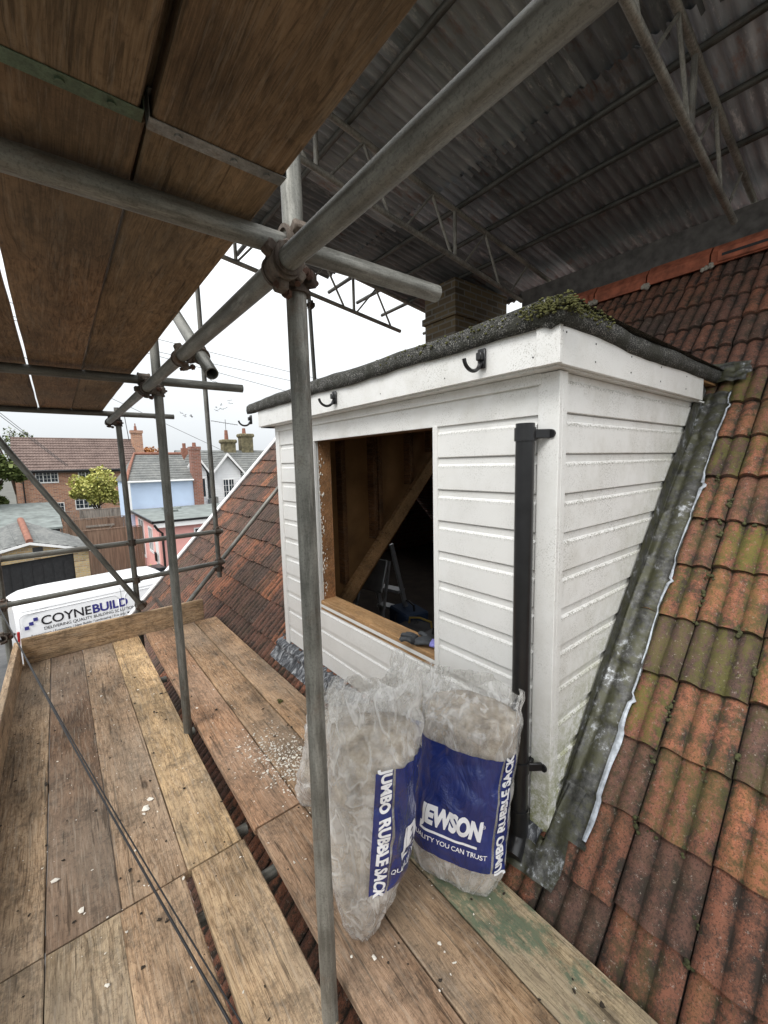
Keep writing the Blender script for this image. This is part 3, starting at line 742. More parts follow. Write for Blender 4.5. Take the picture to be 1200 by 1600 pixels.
# leadwork
def leads():
    b = MB(); rr = random.Random(4)
    def f(u, v):      # u up the slope, v across from the cheek out over the tiles
        s = .09 + u * 2.55; seg = (u * 2.62 / .62) % 1
        if v < .35: y = DY0 - .019; h = .185 * CA - .02 - v / .35 * .12; off = 0
        else: y = DY0 - .019 - (v - .35) / .65 * .135; h = .030
        y += noise.noise(Vector((s * 3, v, 1))) * (.012 if v > .9 else .004) - (.012 * (seg < .04) if v > .6 else 0)
        h += noise.noise(Vector((s * 5, v * 4, 4))) * .010 + .012 * max(0, .5 - abs(v - .35) * 5)
        t = (.505 + CV - y) / CV
        if v > .45: h = .012 + profile(1 - ((y - .505) / CV) % 1) * .75 + .018 * (1 - ((s / GA) % 1)) + .004 * (seg < .5)
        p = roofp(s, y, h)
        if v < .35: p = Vector((p.x, y, rz_at(p.x) + .02 + (.18 * (1 - math.exp(-(p.x - 1.47) / .30)) + .006 * noise.noise(Vector((s * 4, 3, 3)))) * (1 - v / .35)))
        return p
    b.grid(f, 180, 22)
    db(b, 'cheek_flashing', M['lead'], smooth='all')
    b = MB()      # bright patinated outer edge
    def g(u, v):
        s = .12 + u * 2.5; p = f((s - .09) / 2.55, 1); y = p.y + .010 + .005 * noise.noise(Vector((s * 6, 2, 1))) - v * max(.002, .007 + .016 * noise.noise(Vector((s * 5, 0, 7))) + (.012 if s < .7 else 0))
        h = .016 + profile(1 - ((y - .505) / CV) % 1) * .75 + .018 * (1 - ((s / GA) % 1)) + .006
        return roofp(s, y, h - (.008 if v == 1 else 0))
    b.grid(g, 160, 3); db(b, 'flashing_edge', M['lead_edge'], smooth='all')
    b = MB()      # apron under the front wall, dressed over the tiles
    def a(u, v):
        y = DY0 - .0 + u * (3.30 - DY0 + .0)
        if v < .3: return Vector((DX - .0005, y, .165 - v / .3 * .03))
        s = .055 - (v - .3) / .7 * (.16 + .012 * noise.noise(Vector((y * 5, 1, 1))) + (0))
        h = .014 + profile(1 - ((y - .505) / CV) % 1) * .8 + .018 * max(0, 1 - (s % GA) / GA) * (1 if s > 0 else 0) + .006 * noise.noise(Vector((y * 20, v * 3, 1)))
        if s < 0: h = .016 + profile(1 - ((y - .505) / CV) % 1) * .8 - .008
        return roofp(s, y, h)
    b.grid(a, 200, 14)
    db(b, 'apron_flashing', M['apron'], smooth='all')
    b = MB()      # lead patch at the near corner and at the top of the cheek
    def c(u, v):
        y = DY0 - .105 + u * .20; s = -.115 + v * ((.40 if y < DY0 - .03 else .15)) + .02 * (1 - u); y = y + 0 - .010 * sin(v * 7) * (1 - u); h = .026 + profile(1 - ((y - .505) / CV) % 1) * .7 + .008 * noise.noise(Vector((u * 4, v * 4, 9)))
        return roofp(s, y, h)
    b.grid(c, 14, 14); db(b, 'corner_lead', M['lead'], smooth='all')
    b = MB()
    def c(u, v):
        s = 2.72 + v * .17; y = .585 + u * .24 + .01 * sin(v * 9); h = .055 + .02 * noise.noise(Vector((u * 5, v * 5, 2))) - .02 * (1 - u)
        return roofp(s, y, h + profile(1 - ((y - .505) / CV) % 1) * .6)
    b.grid(c, 24, 16); db(b, 'top_lead', M['lead'], smooth='all')
leads()
# gutter brackets left on the fascia
for y in (3.47, 2.13, 1.045):
    b = MB(); r = .049; x0 = FX - .004
    b.b2(x0 - .012, x0, y - .018, y + .018, 2.0, 2.075, .003)
    pts = [(x0 - .008, y, 2.02)] + [(x0 - .014 - r + r * cos(t), y, 2.03 + r * sin(t) * .9) for t in [radians(-20 - k * 14) for k in range(12)]]
    b.path(pts, [.009] * 3 + [.0075] * 10, 8)
    b.box((x0 - .018, y, 2.045), (.022, .026, .03), bev=.003)
    db(b, 'gutter_bracket', M['black'], smooth=True)
# black downpipe with clips and shoe
b = MB(); px, py, pr = DX - .078, .868, .0345
b.pipe((px, py, .16), (px, py, 1.775), pr, .003, 32)
b.pipe((px, py, .10), (px, py, .215), pr + .0045, .004, 32)
b.path([(px, py, .13), (px, py, .105), (px - .015, py - .004, .08), (px - .04, py - .01, .06), (px - .07, py - .018, .045)], pr + .002, 24)
pipe_o = db(b, 'downpipe', M['black'], smooth=True)
for z in (1.735, .405):
    b = MB(); b.pipe((px, py, z - .024), (px, py, z + .024), pr + .005, .004, 32)
    b.box((px + .03, py - .045, z), (.07, .012, .034), Matrix.Rotation(radians(-38), 3, 'Z'), bev=.003)
    b.tube((DX - .028, DY0 + .005, z), (DX - .018, DY0 + .004, z), .016, 12)
    b.box((px + .045, py - .02, z), (.05, .02, .03), bev=.003)
    o = db(b, 'pipe_clip', M['black'], smooth=True)

# ---- inside the loft
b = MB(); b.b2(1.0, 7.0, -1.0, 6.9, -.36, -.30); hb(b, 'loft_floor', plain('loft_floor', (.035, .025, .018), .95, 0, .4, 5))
b = MB()
for k in range(46):     # laths seen on the far slope
    s = -.2 + k * .085; q = roofp(s, 0, -.10); x = 2 * RIDGE_X - q.x
    b.bar((x, -1.0, q.z), (x, 6.9, q.z), .045, .02)
hb(b, 'laths', M['rib'])
for k in range(9):
    b = MB(); y = .4 + k * .62; p0 = roofp(-1, y, -.16); p1 = roofp(4.2, y, -.16)
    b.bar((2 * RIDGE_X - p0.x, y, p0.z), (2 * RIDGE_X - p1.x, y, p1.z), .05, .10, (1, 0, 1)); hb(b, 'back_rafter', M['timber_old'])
# step ladder
lad = empty('step_ladder', (2.75, 3.55, -.30), radians(12), 'aluminium step ladder standing in the dark loft behind the dormer opening', 'ladder')
for s in (-1, 1):
    b = MB(); b.bar((.30, s * .21, 0), (.02, s * .16, 1.06), .022, .055, (1, 0, 0)); b.build('side_rail', M['alu'], lad)
    b = MB(); b.bar((-.30, s * .22, 0), (-.03, s * .17, .88), .02, .03, (1, 0, 0)); b.build('back_leg', M['alu'], lad)
for z in (.25, .5):
    b = MB(); b.b2(.30 - z * .27 - .07, .30 - z * .27 + .05, -.19, .19, z - .015, z + .015); b.build('tread', M['alu'], lad)
b = MB(); b.box((-.10, 0, .72), (.02, .32, .36), Matrix.Rotation(radians(18), 3, 'Y'), bev=.01); b.build('platform', M['alu'], lad)
# clutter on the loft floor
def bag(name, label, cat, loc, d, mat, hmat=None, rz=0):
    e = empty(name, loc, rz, label, cat)
    b = MB(); b.b2(-d[0] / 2, d[0] / 2, -d[1] / 2, d[1] / 2, 0, d[2], .02); b.build('case', mat, e)
    b = MB(); b.path([(0, -d[1] * .3, d[2]), (0, -d[1] * .28, d[2] + .06), (0, 0, d[2] + .08), (0, d[1] * .28, d[2] + .06), (0, d[1] * .3, d[2])], .012); b.build('handle', hmat or M['black'], e, smooth=True)
    return e
bag('tool_box', 'black tool box with yellow handle on the dark loft floor', 'tool box', (2.85, 3.0, -.30), (.25, .45, .24), M['black_matt'], M['yellow_dk'], .3)
bag('power_tool_case', 'blue power tool case among the clutter in the dark loft', 'case', (3.0, 3.35, -.30), (.3, .4, .30), M['blue_dk'], None, -.2)
bag('tool_bag', 'dark open tool bag at the right end of the clutter in the loft', 'bag', (2.75, 2.55, -.30), (.3, .5, .28), M['dark_metal'], None, .15)
b = MB()
rr = random.Random(9)
for k in range(16):
    p0 = Vector((rr.uniform(2.5, 3.2), rr.uniform(2.3, 3.6), -.28)); b.path([p0, p0 + Vector((rr.uniform(-.2, .2), rr.uniform(-.2, .2), rr.uniform(.1, .35))), p0 + Vector((rr.uniform(-.3, .3), rr.uniform(-.3, .3), .05))], .008, 6)
tag(b.build('power_leads', M['wire'], smooth=True), 'tangle of black power leads on the loft floor', 'cable', kind='stuff')
# work glove on the sill: palm, five fingers, cuff
gl = empty('work_glove', (DX + .03, 1.545, WZ0 - .004), radians(118), 'dark grey rubber coated work glove with lavender cuff lying on the window sill', 'glove')
def skin(name, verts, edges, rad, mat, parent):
    me = bpy.data.meshes.new(name); me.from_pydata(verts, edges, []); o = bpy.data.objects.new(name, me); C.objects.link(o); o.parent = parent
    sk = o.modifiers.new('s', 'SKIN'); o.modifiers.new('d', 'SUBSURF').levels = 2; o.modifiers[1].render_levels = 2
    if not me.skin_vertices: me.attributes  # layer is made by the modifier
    for v, r in zip(me.skin_vertices[0].data, rad): v.radius = (r[0], r[1]) if isinstance(r, tuple) else (r, r)
    me.skin_vertices[0].data[0].use_root = True
    dg = bpy.context.evaluated_depsgraph_get(); m2 = bpy.data.meshes.new_from_object(o.evaluated_get(dg)); o.modifiers.clear(); o.data = m2
    m2.materials.clear(); m2.materials.append(mat); m2.polygons.foreach_set('use_smooth', [True] * len(m2.polygons)); return o
b = MB()
def fing(pts, r): b.path([Vector(p) for p in pts], r, 12)
# palm: flattened blob, then unequal curled fingers
def palm(u, v):
    t = u * 2 * pi; x = -.05 + v * .10; wv = .040 * (sin(pi * min(1, max(0, .12 + v * .80))) ** .4); hv = .017 * (sin(pi * min(1, .1 + v * .82)) ** .4)
    return Vector((x, wv * cos(t), .018 + hv * sin(t) + .006 * sin(v * 5)))
V = b.grid(palm, 20, 10, wrap=True); b.bm.faces.new(V[0][::-1]); b.bm.faces.new(V[-1])
for (y, ang, Lf, curl) in ((-.031, -12, .066, .30), (-.011, -3, .078, .5), (.010, 5, .074, .2), (.030, 16, .058, .6)):
    a = radians(ang); pts = []; z = .018; x, yy = .035, y
    for i, (fr) in enumerate((0, .35, .65, .9, 1.0)):
        pts.append((x + Lf * fr * cos(a), yy + Lf * fr * sin(a), .018 + .030 * sin(pi * min(fr, 1) * .8) * curl - (.006 if fr == 1 else 0)))
    fing(pts, [.0115, .0115, .0108, .0098, .0055])
fing([(-.02, -.03, .018), (.0, -.055, .020), (.022, -.073, .022), (.038, -.083, .018), (.046, -.087, .016)], [.014, .0135, .0125, .0112, .006])
b.build('glove_hand', M['glove'], gl, smooth='all')
b = MB()
def cuff(u, v):
    t = u * 2 * pi; x = -.045 - v * .055; wv = .034 + .004 * v; return Vector((x, wv * cos(t) + .002 * sin(v * 20), .017 + (.014 + .003 * sin(6 * t) * v) * sin(t)))
V = b.grid(cuff, 24, 6, wrap=True); b.build('cuff', M['cuff'], gl, smooth='all'); gl.scale = (1.15, 1.15, 1.1)
# ------------------------------------------------------------------ scaffolding: tubes, couplers, boards
TR = .0242
def tube(label, p0, p1, name='scaffold_tube', group=None, tint=1.0, r=TR):
    p0 = Vector(p0); p1 = Vector(p1); b = MB(); Ld = (p1 - p0).length
    b.pipe((0, 0, -Ld / 2), (0, 0, Ld / 2), r, .004, 28)
    o = b.build(name, M['steel'], smooth=True)
    o.location = (p0 + p1) / 2; o.rotation_mode = 'QUATERNION'; o.rotation_quaternion = (p1 - p0).to_track_quat('Z', 'Y')
    o.color = (tint, tint, tint * .985, 1)
    return tag(o, label, 'scaffold tube', group)
pole_g = 'upright scaffold poles'
tube('nearest galvanised upright pole, standing in front of the rubble sacks', (.492, .93, -.9), (.488, .93, 3.2), 'scaffold_pole', pole_g, 1.15)
tube('galvanised upright pole rising from the slot between the board runs, second from the camera', (.503, 2.65, -1.3), (.495, 2.65, 3.0), 'scaffold_pole', pole_g, .85)
tube('galvanised upright pole whose foot stands behind the end toe board', (.548, 4.62, -3.4), (.505, 4.62, 2.22), 'scaffold_pole', pole_g, .7)
tube('slim upright pole standing over the tiled roof beyond the end toe board', (1.352, 4.72, .40), (1.335, 4.72, 4.1), 'scaffold_pole', pole_g, .75)
tube('upright pole at the far left corner of the scaffold', (-.44, 4.66, -3.4), (-.452, 4.66, 1.06), 'scaffold_pole', pole_g, .9)
tube('slim upright pole holding up the far truss behind the dormer', (2.69, 4.64, 1.2), (2.61, 4.64, 3.75), 'scaffold_pole', pole_g, .6)
tube('long thick ledger tube running overhead from top right to the far poles', (.437, -.9, 2.083), (.430, 4.72, 2.083), 'ledger_tube', None, 1.1)
tube('thick transom tube overhead beside the nearest pole, with a pale dirty open end', (-1.1, .955, 2.14), (.965, .925, 2.155), 'transom_tube', 'transoms under the upper boards', 1.05)
tube('transom tube overhead at the second pole, its end jutting out over the sky', (-1.1, 2.70, 2.133), (.985, 2.66, 2.138), 'transom_tube', 'transoms under the upper boards', .6)
tube('farthest transom tube overhead, its end jutting out beside the third pole', (-1.1, 4.50, 2.150), (.985, 4.60, 2.158), 'transom_tube', 'transoms under the upper boards', .6)
tube('short slanting brace tube clamped under the long overhead ledger tube', (.500, 1.655, 1.995), (.500, 2.75, 2.80), 'brace_tube', None, .9)
tube('long diagonal brace tube crossing in front of the distant brick house', (-1.6, 4.56, 4.22), (.53, 4.56, .33), 'brace_tube', None, .75)
tube('upper guard rail across the far end of the scaffold', (-.50, 4.585, .925), (1.40, 4.66, .935), 'guard_rail', 'guard rails at the far end', .85)
tube('lower guard rail across the far end of the scaffold', (-.50, 4.585, .53), (1.40, 4.66, .585), 'guard_rail', 'guard rails at the far end', .75)
tube('upper guard rail along the left side running towards the camera', (-.475, 4.75, .875), (-.56, .2, .875), 'guard_rail', 'guard rails on the left side', 1.0)
tube('lower guard rail along the left side running towards the camera', (-.475, 4.75, .49), (-.56, .2, .46), 'guard_rail', 'guard rails on the left side', 1.0)
tube('raking tube rising over the tiled roof from the end toe board to the dormer', (.98, 4.775, .13), (2.45, 4.775, 1.70), 'raking_tube', None, .95)
for y, lb in ((3.6, 'end of a low transom tube showing in the slot near the far end'), (2.74, 'end of a low transom tube showing in the slot at the second pole'),
              (1.80, 'end of a low transom tube showing in the slot just beyond the board joint'), (1.52, 'end of a low transom tube showing in the slot just before the board joint'),
              (.80, 'low transom tube under the boards beside the nearest pole')):
    tube(lb, (-.6, y, -.068), (.555 if y > 1.6 else .575, y, -.068), 'low_transom_tube', 'transoms under the walkway boards', .9)
    
tube('low ledger tube under the walkway boards', (.44, -.8, -.118), (.44, 4.8, -.118), 'low_ledger_tube', None, .7)

def coupler(label, p, ax1, ax2, d, tint=1.0, scale=1.0):
    """right angle coupler: collar about ax1 at p, collar about ax2 at p+d"""
    e = empty('tube_coupler', p, 0, label, 'coupler', 'scaffold couplers')
    a1 = Vector(ax1).normalized(); a2 = Vector(ax2).normalized(); d = Vector(d)
    for (c, a, other) in ((Vector((0, 0, 0)), a1, d), (d, a2, -d)):
        b = MB(); b.pipe(c - a * .026, c + a * .026, TR + .0075, .007, 24)
        for s in (-1, 1): b.pipe(c + a * (s * .026) - a * .004, c + a * (s * .026) + a * .004, TR + .010, .009, 24)
        side = a.cross(other.normalized()) if other.length > 0 else a.orthogonal()
        side.normalize()
        for s in (-1, 1):
            q = c + side * s * (TR + .014)
            Mx = Matrix((side, a, side.cross(a))).transposed()
            b.box(q, (.026, .034, .026), Mx, bev=.004)
        o = b.build('collar', M['rusty'], e, smooth=True); o.color = (tint, tint, tint, 1)
        b = MB(); on = other.normalized() if other.length else side
        q = c + side * (TR + .020)
        b.tube(q - on * .022, q + on * .038, .0065, 10); b.tube(q + on * .020, q + on * .034, .0115, 6)
        b.build('bolt', M['bolt'], e, smooth=True)
    b = MB(); Mx = Matrix((d.normalized(), a1, d.normalized().cross(a1))).transposed()
    b.box(d / 2, (d.length * .55, .05, .05), Mx, bev=.006); o = b.build('saddle', M['rusty'], e); o.color = (tint, tint, tint, 1)
    return e
coupler('rusty coupler joining the nearest pole to the long ledger tube', (.489, .93, 2.075), (0, 0, 1), (0, 1, 0), (-.055, -.04, .004), 1.1)
coupler('coupler joining the thick transom tube to the nearest pole', (.4885, .93, 2.16), (1, 0, 0), (0, 1, 0), (-.052, -.05, -.075), 1.1)
coupler('coupler joining the second pole to the long ledger tube', (.496, 2.65, 2.078), (0, 0, 1), (0, 1, 0), (-.060, -.03, .005), .8)
coupler('coupler holding the second overhead transom on the ledger', (.434, 2.67, 2.14), (1, 0, 0), (0, 1, 0), (0, 0, -.055), .8)
coupler('coupler joining the third pole to the end of the long ledger tube', (.506, 4.62, 2.078), (0, 0, 1), (0, 1, 0), (-.072, -.03, .005), .7)
coupler('swivel coupler clamping the short slanting brace under the long ledger tube', (.500, 1.80, 2.10), (0, .806, .592), (0, 1, 0), (-.064, .02, -.018), 1.2)
coupler('coupler joining the upper end guard rail to the far left corner pole', (-.45, 4.66, .92), (0, 0, 1), (1, .04, 0), (0, -.065, 0), 1.3)
coupler('coupler joining the lower end guard rail to the far left corner pole', (-.447, 4.66, .53), (0, 0, 1), (1, .04, 0), (0, -.065, 0), 1.3)
coupler('coupler holding the upper end guard rail to the third pole', (.522, 4.62, .93), (0, 0, 1), (1, .04, 0), (0, .02, 0), .8)
coupler('coupler holding the lower end guard rail to the third pole', (.529, 4.62, .553), (0, 0, 1), (1, .04, 0), (0, .02, 0), .8)
coupler('coupler holding the upper end guard rail to the slim pole over the roof', (1.348, 4.72, .935), (0, 0, 1), (1, .04, 0), (0, -.058, 0), .8)
coupler('coupler holding the lower end guard rail to the slim pole over the roof', (1.35, 4.72, .585), (0, 0, 1), (1, .04, 0), (0, -.058, 0), .8)
coupler('coupler at the foot of the slim pole where it meets the raking tube', (1.352, 4.72, .50), (0, 0, 1), (.72, 0, .69), (0, .055, 0), .8)
coupler('coupler at the foot of the third pole on top of the end toe board', (.545, 4.62, .30), (0, 0, 1), (-.48, 0, .877), (0, -.055, 0), .8)
coupler('coupler on the slim pole holding the far truss', (2.62, 4.64, 3.58), (0, 0, 1), (1, 0, -.12), (0, -.04, 0), .7)
coupler('coupler by the left toe board holding the lower side guard rail', (-.447, 4.66, .25), (0, 0, 1), (0, 1, 0), (-.03, -.05, 0), 1.0)

BT = .038
def board(label, x0, x1, y0, y1, ztop, tint=(1, 1, 1), mat='board', yaw=0, bands=(0, 0), name='scaffold_board', group=None, tilt=0, sag=0):
    cx, cy = (x0 + x1) / 2, (y0 + y1) / 2; wd, ln = x1 - x0, y1 - y0
    e = empty(name, (cx, cy, ztop), radians(yaw), label, 'scaffold board', group); e.rotation_euler[0] = radians(tilt)
    b = MB(); rr = random.Random(hash((round(x0, 3), round(y0, 3))) & 0xffff)
    def f(u, v):
        return Vector(((u - .5) * wd, (v - .5) * ln, 0))
    N = 40
    # outline with slightly worn edges, swept along the length
    def ring(v):
        yy = (v - .5) * ln; wl = .0022 * noise.noise(Vector((yy * 3, x0 * 9, 1))); wr = .0022 * noise.noise(Vector((yy * 3, x0 * 9, 7))); zt = .0025 * noise.noise(Vector((yy * 1.5, x0 * 5, 3))) - sag * (1 - (2 * v - 1) ** 2)
        c = .004; L_, R_ = -wd / 2 + wl, wd / 2 + wr
        cup = .0015
        return [(L_, yy, zt - c), (L_ + c, yy, zt), (0, yy, zt - cup), (R_ - c, yy, zt), (R_, yy, zt - c), (R_, yy, zt - BT + c), (R_ - c, yy, zt - BT), (L_ + c, yy, zt - BT), (L_, yy, zt - BT + c)]
    rings = [[b.bm.verts.new(p) for p in ring(i / N)] for i in range(N + 1)]
    for i in range(N):
        for k in range(9): b.bm.faces.new((rings[i][k], rings[i][(k + 1) % 9], rings[i + 1][(k + 1) % 9], rings[i + 1][k]))
    b.bm.faces.new(rings[0]); b.bm.faces.new(rings[-1][::-1])
    o = b.build('plank', M[mat], e); o.color = (*tint, 1)
    for k, side in enumerate((-1, 1)):
        if bands[k]:
            yb = side * (ln / 2 - .014)
            b = MB(); t = .0012
            b.b2(-wd / 2 - .003, wd / 2 + .003, yb - .014, yb + .014, -BT - t - .001, -BT - .001)
            b.b2(-wd / 2 - .003 - t, -wd / 2 - .003, yb - .014, yb + .014, -BT - t, .001); b.b2(wd / 2 + .003, wd / 2 + .003 + t, yb - .014, yb + .014, -BT - t, .001)
            b.b2(-wd / 2 - .003, wd / 2 + .003, yb - .014, yb + .014, .0012, .0012 + t)
            for xx in (-.07, .02, .08): b.tube((xx, yb, -BT - .005), (xx, yb, -BT), .006, 10)
            ob = b.build('end_band', M['zinc_band'], e); ob.color = ((.42, .58, .40, 1) if 'mildewed' in label else (1, 1, 1, 1))
    return e
G1 = 'walkway boards of the lower deck'
J = 1.686
board('far walkway board beside the left toe board', -.398, -.182, J + .002, 4.56, 0, (1.0, .93, .82), bands=(0, 0), group=G1)
board('darkest brown far walkway board, second from the left', -.178, .0455, J + .004, 4.56, -.001, (.46, .38, .34), group=G1)
board('mid brown far walkway board, third from the left', .0465, .2735, J + .003, 4.56, 0, (.84, .76, .68), group=G1)
board('palest golden far walkway board beside the open slot', .2765, .496, J + .004, 4.56, .001, (1.30, 1.18, .90), group=G1)
board('near walkway board at the bottom left corner', -.398, -.182, -.9, J - .006, .001, (.9, .85, .74), group=G1)
board('greyish near walkway board, second from the left', -.178, .040, -.9, J - .005, 0, (.95, .95, .86), group=G1)
board('near walkway board under the black cable, third from the left', .0435, .266, -.9, J - .006, 0, (1.05, .93, .80), group=G1, yaw=.35)
board('pale near walkway board between the black cable and the open slot', .285, .503, -.9, J - .005, .002, (1.10, 1.02, .86), group=G1, yaw=-.1)
board('reddish far board of the inner run beside the open slot', .557, .782, J + .004, 4.545, .012, (1.0, .76, .62), group=G1)
board('far middle board of the inner run strewn with plaster crumbs', .789, 1.008, J + .005, 4.55, .010, (1.02, .86, .70), group=G1)
board('far board of the inner run next to the roof tiles', 1.014, 1.235, J - .10, 4.555, .012, (1.12, .92, .72), group=G1)
board('near board of the inner run running under the nearest pole', .565, .785, -.9, J - .006, .010, (.78, .66, .58), group=G1)
board('near middle board of the inner run in front of the sacks', .791, .998, -.9, J - .004, .012, (.92, .80, .66), group=G1)
board('green stained near board of the inner run next to the roof tiles', 1.004, 1.218, -.9, J - .112, .010, (1.05, 1.0, .86), 'board_green', group=G1)
def toe(label, p0, p1, h, z0, tint):
    p0 = Vector(p0); p1 = Vector(p1); d = p1 - p0; e = empty('toe_board', (p0 + p1) / 2 + Vector((0, 0, z0)), atan2(d.y, d.x) - pi / 2, label, 'toe board')
    b = MB(); b.box((0, 0, h / 2), (.038, d.length, h), bev=.004); o = b.build('plank', M['board'], e); o.color = (*tint, 1)
    # the plank's own grain runs along Y already
    return e
toe('toe board on edge across the far end of the walkway', (-.36, 4.55, 0), (1.12, 4.60, 0), .225, .0015, (1.15, 1.05, .86))
toe('toe board on edge along the left side of the walkway', (-.415, .3, 0), (-.385, 4.52, 0), .215, .002, (1.15, 1.05, .90))
ZU = 2.180 + BT
G2 = 'boards of the upper deck seen from below'
uj = .782
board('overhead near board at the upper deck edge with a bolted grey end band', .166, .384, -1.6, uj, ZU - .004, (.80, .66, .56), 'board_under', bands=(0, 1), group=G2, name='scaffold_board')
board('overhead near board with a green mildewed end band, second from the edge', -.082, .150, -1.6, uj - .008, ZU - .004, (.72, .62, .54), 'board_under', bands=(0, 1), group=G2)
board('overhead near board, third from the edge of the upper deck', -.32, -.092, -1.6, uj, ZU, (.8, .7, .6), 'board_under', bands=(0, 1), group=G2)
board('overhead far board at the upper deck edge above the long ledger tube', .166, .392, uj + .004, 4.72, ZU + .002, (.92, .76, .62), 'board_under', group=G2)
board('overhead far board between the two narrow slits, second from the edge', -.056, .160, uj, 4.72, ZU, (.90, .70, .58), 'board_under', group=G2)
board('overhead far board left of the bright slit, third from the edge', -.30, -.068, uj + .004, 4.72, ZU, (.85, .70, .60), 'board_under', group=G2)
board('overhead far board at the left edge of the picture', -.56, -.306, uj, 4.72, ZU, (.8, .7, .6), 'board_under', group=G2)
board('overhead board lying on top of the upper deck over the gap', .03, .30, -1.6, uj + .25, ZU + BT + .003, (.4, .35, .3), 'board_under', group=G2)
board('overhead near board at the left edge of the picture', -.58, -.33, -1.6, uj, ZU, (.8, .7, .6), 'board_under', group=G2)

# crumbs, grit, scraps on the walkway
b = MB(); rr = random.Random(11)
def crumb(b, x, y, z, s, flat=.35):
    m = Matrix.Translation((x, y, z)) @ Matrix.Rotation(rr.uniform(0, 6.3), 4, 'Z') @ Matrix.Diagonal((rr.uniform(.6, 1.6), rr.uniform(.5, 1), flat, 1))
    r = bmesh.ops.create_icosphere(b.bm, subdivisions=1, radius=s, matrix=m)
    for v in r['verts']: v.co += Vector((rr.uniform(-1, 1), rr.uniform(-1, 1), rr.uniform(-.4, .4))) * s * .35
for k in range(1100):
    y = rr.gauss(1.98, .17); x = rr.gauss(.86, .085) + (y - 1.98) * -.15
    if .555 < x < 1.2: crumb(b, x, y, .013, abs(rr.gauss(.0, .0028)) + .0010)
for k in range(460):
    x, y = rr.uniform(-.38, 1.2), rr.uniform(.4, 4.4) ** 1
    if .5 < x < .565: continue
    crumb(b, x, y, .003 if x < .5 else .013, abs(rr.gauss(0, .0022)) + .0009)
for (x, y, s) in ((-.075, 1.78, .012), (-.15, 1.99, .012), (.195, 2.15, .018), (.22, 2.20, .014), (.18, 2.12, .010), (.12, 1.93, .008), (-.02, 1.45, .008), (.11, 3.5, .012)): crumb(b, x, y, .004, s, .3)
tag(b.build('plaster_crumbs', M['crumb']), 'white plaster crumbs scattered over the walkway boards', 'debris', kind='stuff')
b = MB()
for k in range(260):
    x, y = rr.uniform(-.38, 1.2), rr.uniform(.4, 4.3)
    if .5 < x < .565: continue
    crumb(b, x, y, .003 if x < .5 else .013, abs(rr.gauss(0, .004)) + .0015, .3)
tag(b.build('dirt_scraps', M['dirt']), 'dark scraps of dirt and moss on the walkway boards', 'debris', kind='stuff')
for (x, y, s, lb) in ((1.07, 2.55, .017, 'small green moss clump on the inner board near the roof tiles'), (.80, .62, .014, 'small green moss clump at the bottom of the inner boards')):
    b = MB()
    for k in range(50):
        m = Matrix.Translation((rr.gauss(0, s * .45), rr.gauss(0, s * .45), rr.uniform(0, s * .5))); bmesh.ops.create_icosphere(b.bm, subdivisions=1, radius=s * rr.uniform(.15, .35), matrix=m)
    o = b.build('moss_clump', M['moss'], smooth='all'); o.location = (x, y, .014); tag(o, lb, 'moss')
# moss lumps lodged between the tiles
b = MB()
for k in range(90):
    y = rr.uniform(-.4, .62); s = rr.uniform(-.1, 2.8); 
    if rr.random() < .6: y = .505 + CV * round((y - .505) / CV) + rr.gauss(0, .006)
    else: s = GA * round(s / GA) - .004
    for q in range(5):
        p = roofp(s + rr.gauss(0, .012), y + rr.gauss(0, .006), .004 + rr.uniform(0, .006)); bmesh.ops.create_icosphere(b.bm, subdivisions=1, radius=rr.uniform(.004, .010), matrix=Matrix.Translation(p))
o = hb(b, 'tile_moss', plain('dark_moss', (.06, .062, .025), .95, 0, .5, 80), smooth='all'); o['kind'] = 'stuff'

# black cable and thin rope running from the left corner coupler down to the boards
for k, (dx, nm, lb) in enumerate(((0, 'black_cable', 'taut black cable slanting across the walkway from the corner coupler'), (.022, 'thin_rope', 'thin dark rope running just beside the taut black cable'))):
    b = MB(); A = Vector((-.485, 4.57, .60)); Bp = Vector((.262 + dx, 1.0 + dx, .06)) + (Vector((.262, 1.0, .06)) - A) * .12
    pts = []
    for i in range(31):
        t = i / 30; p = A.lerp(Bp, t); p.z -= .05 * sin(pi * t) * (1 + .3 * k); pts.append(p)
    pts = [A + Vector((-.03, .03, .04)), A + Vector((-.03, .0, .05))] + pts
    b.path(pts, .0042 if k == 0 else .0028, 8); tag(b.build(nm, M['wire'], smooth='all'), lb, 'cable')

# ------------------------------------------------------------------ temporary roof: trusses, purlins, corrugated sheets
TS = radians(-7.4); TT = tan(TS)
def tz(x, off=0): return 3.475 + (x - 4.4) * TT + off
def truss(label, y, x0, x1, nb, top_end, depth=.44, step=.62, phase=0):
    e = empty('roof_truss', (x1, y, tz(x1)), 0, label, 'truss', 'trusses of the temporary roof'); I = Matrix.Translation(-Vector(e.location))
    def pb(b, nm, smooth=True):
        bmesh.ops.transform(b.bm, matrix=I, verts=b.bm.verts); o = b.build(nm, M['alloy'], e, smooth=smooth); return o
    b = MB(); b.pipe((x0, y, tz(x0)), (x1, y, tz(x1)), .0242, .004, 18); pb(b, 'bottom_chord')
    b = MB(); b.pipe((x0, y, tz(x0, depth)), (top_end, y, tz(top_end, depth)), .0242, .004, 18); pb(b, 'top_chord')
    x = 4.50 + phase - .78 * 5
    while x < min(x1 + .45, top_end) - .02:
        for dx in (.25, -.32):
            if x + dx < x0 + .02 or x + dx > x1 + .01: continue
            b = MB(); b.tube((x, y, tz(x, depth - .02)), (x + dx, y, tz(x + dx, .02)), .0135 if dx > 0 else .011, 10); pb(b, 'strut')
        x += .78
    for x in (1.72, 3.25):
        b = MB(); b.tube((x, y, tz(x, .02)), (x, y, tz(x, depth - .02)), .019, 12); pb(b, 'post')
    return e
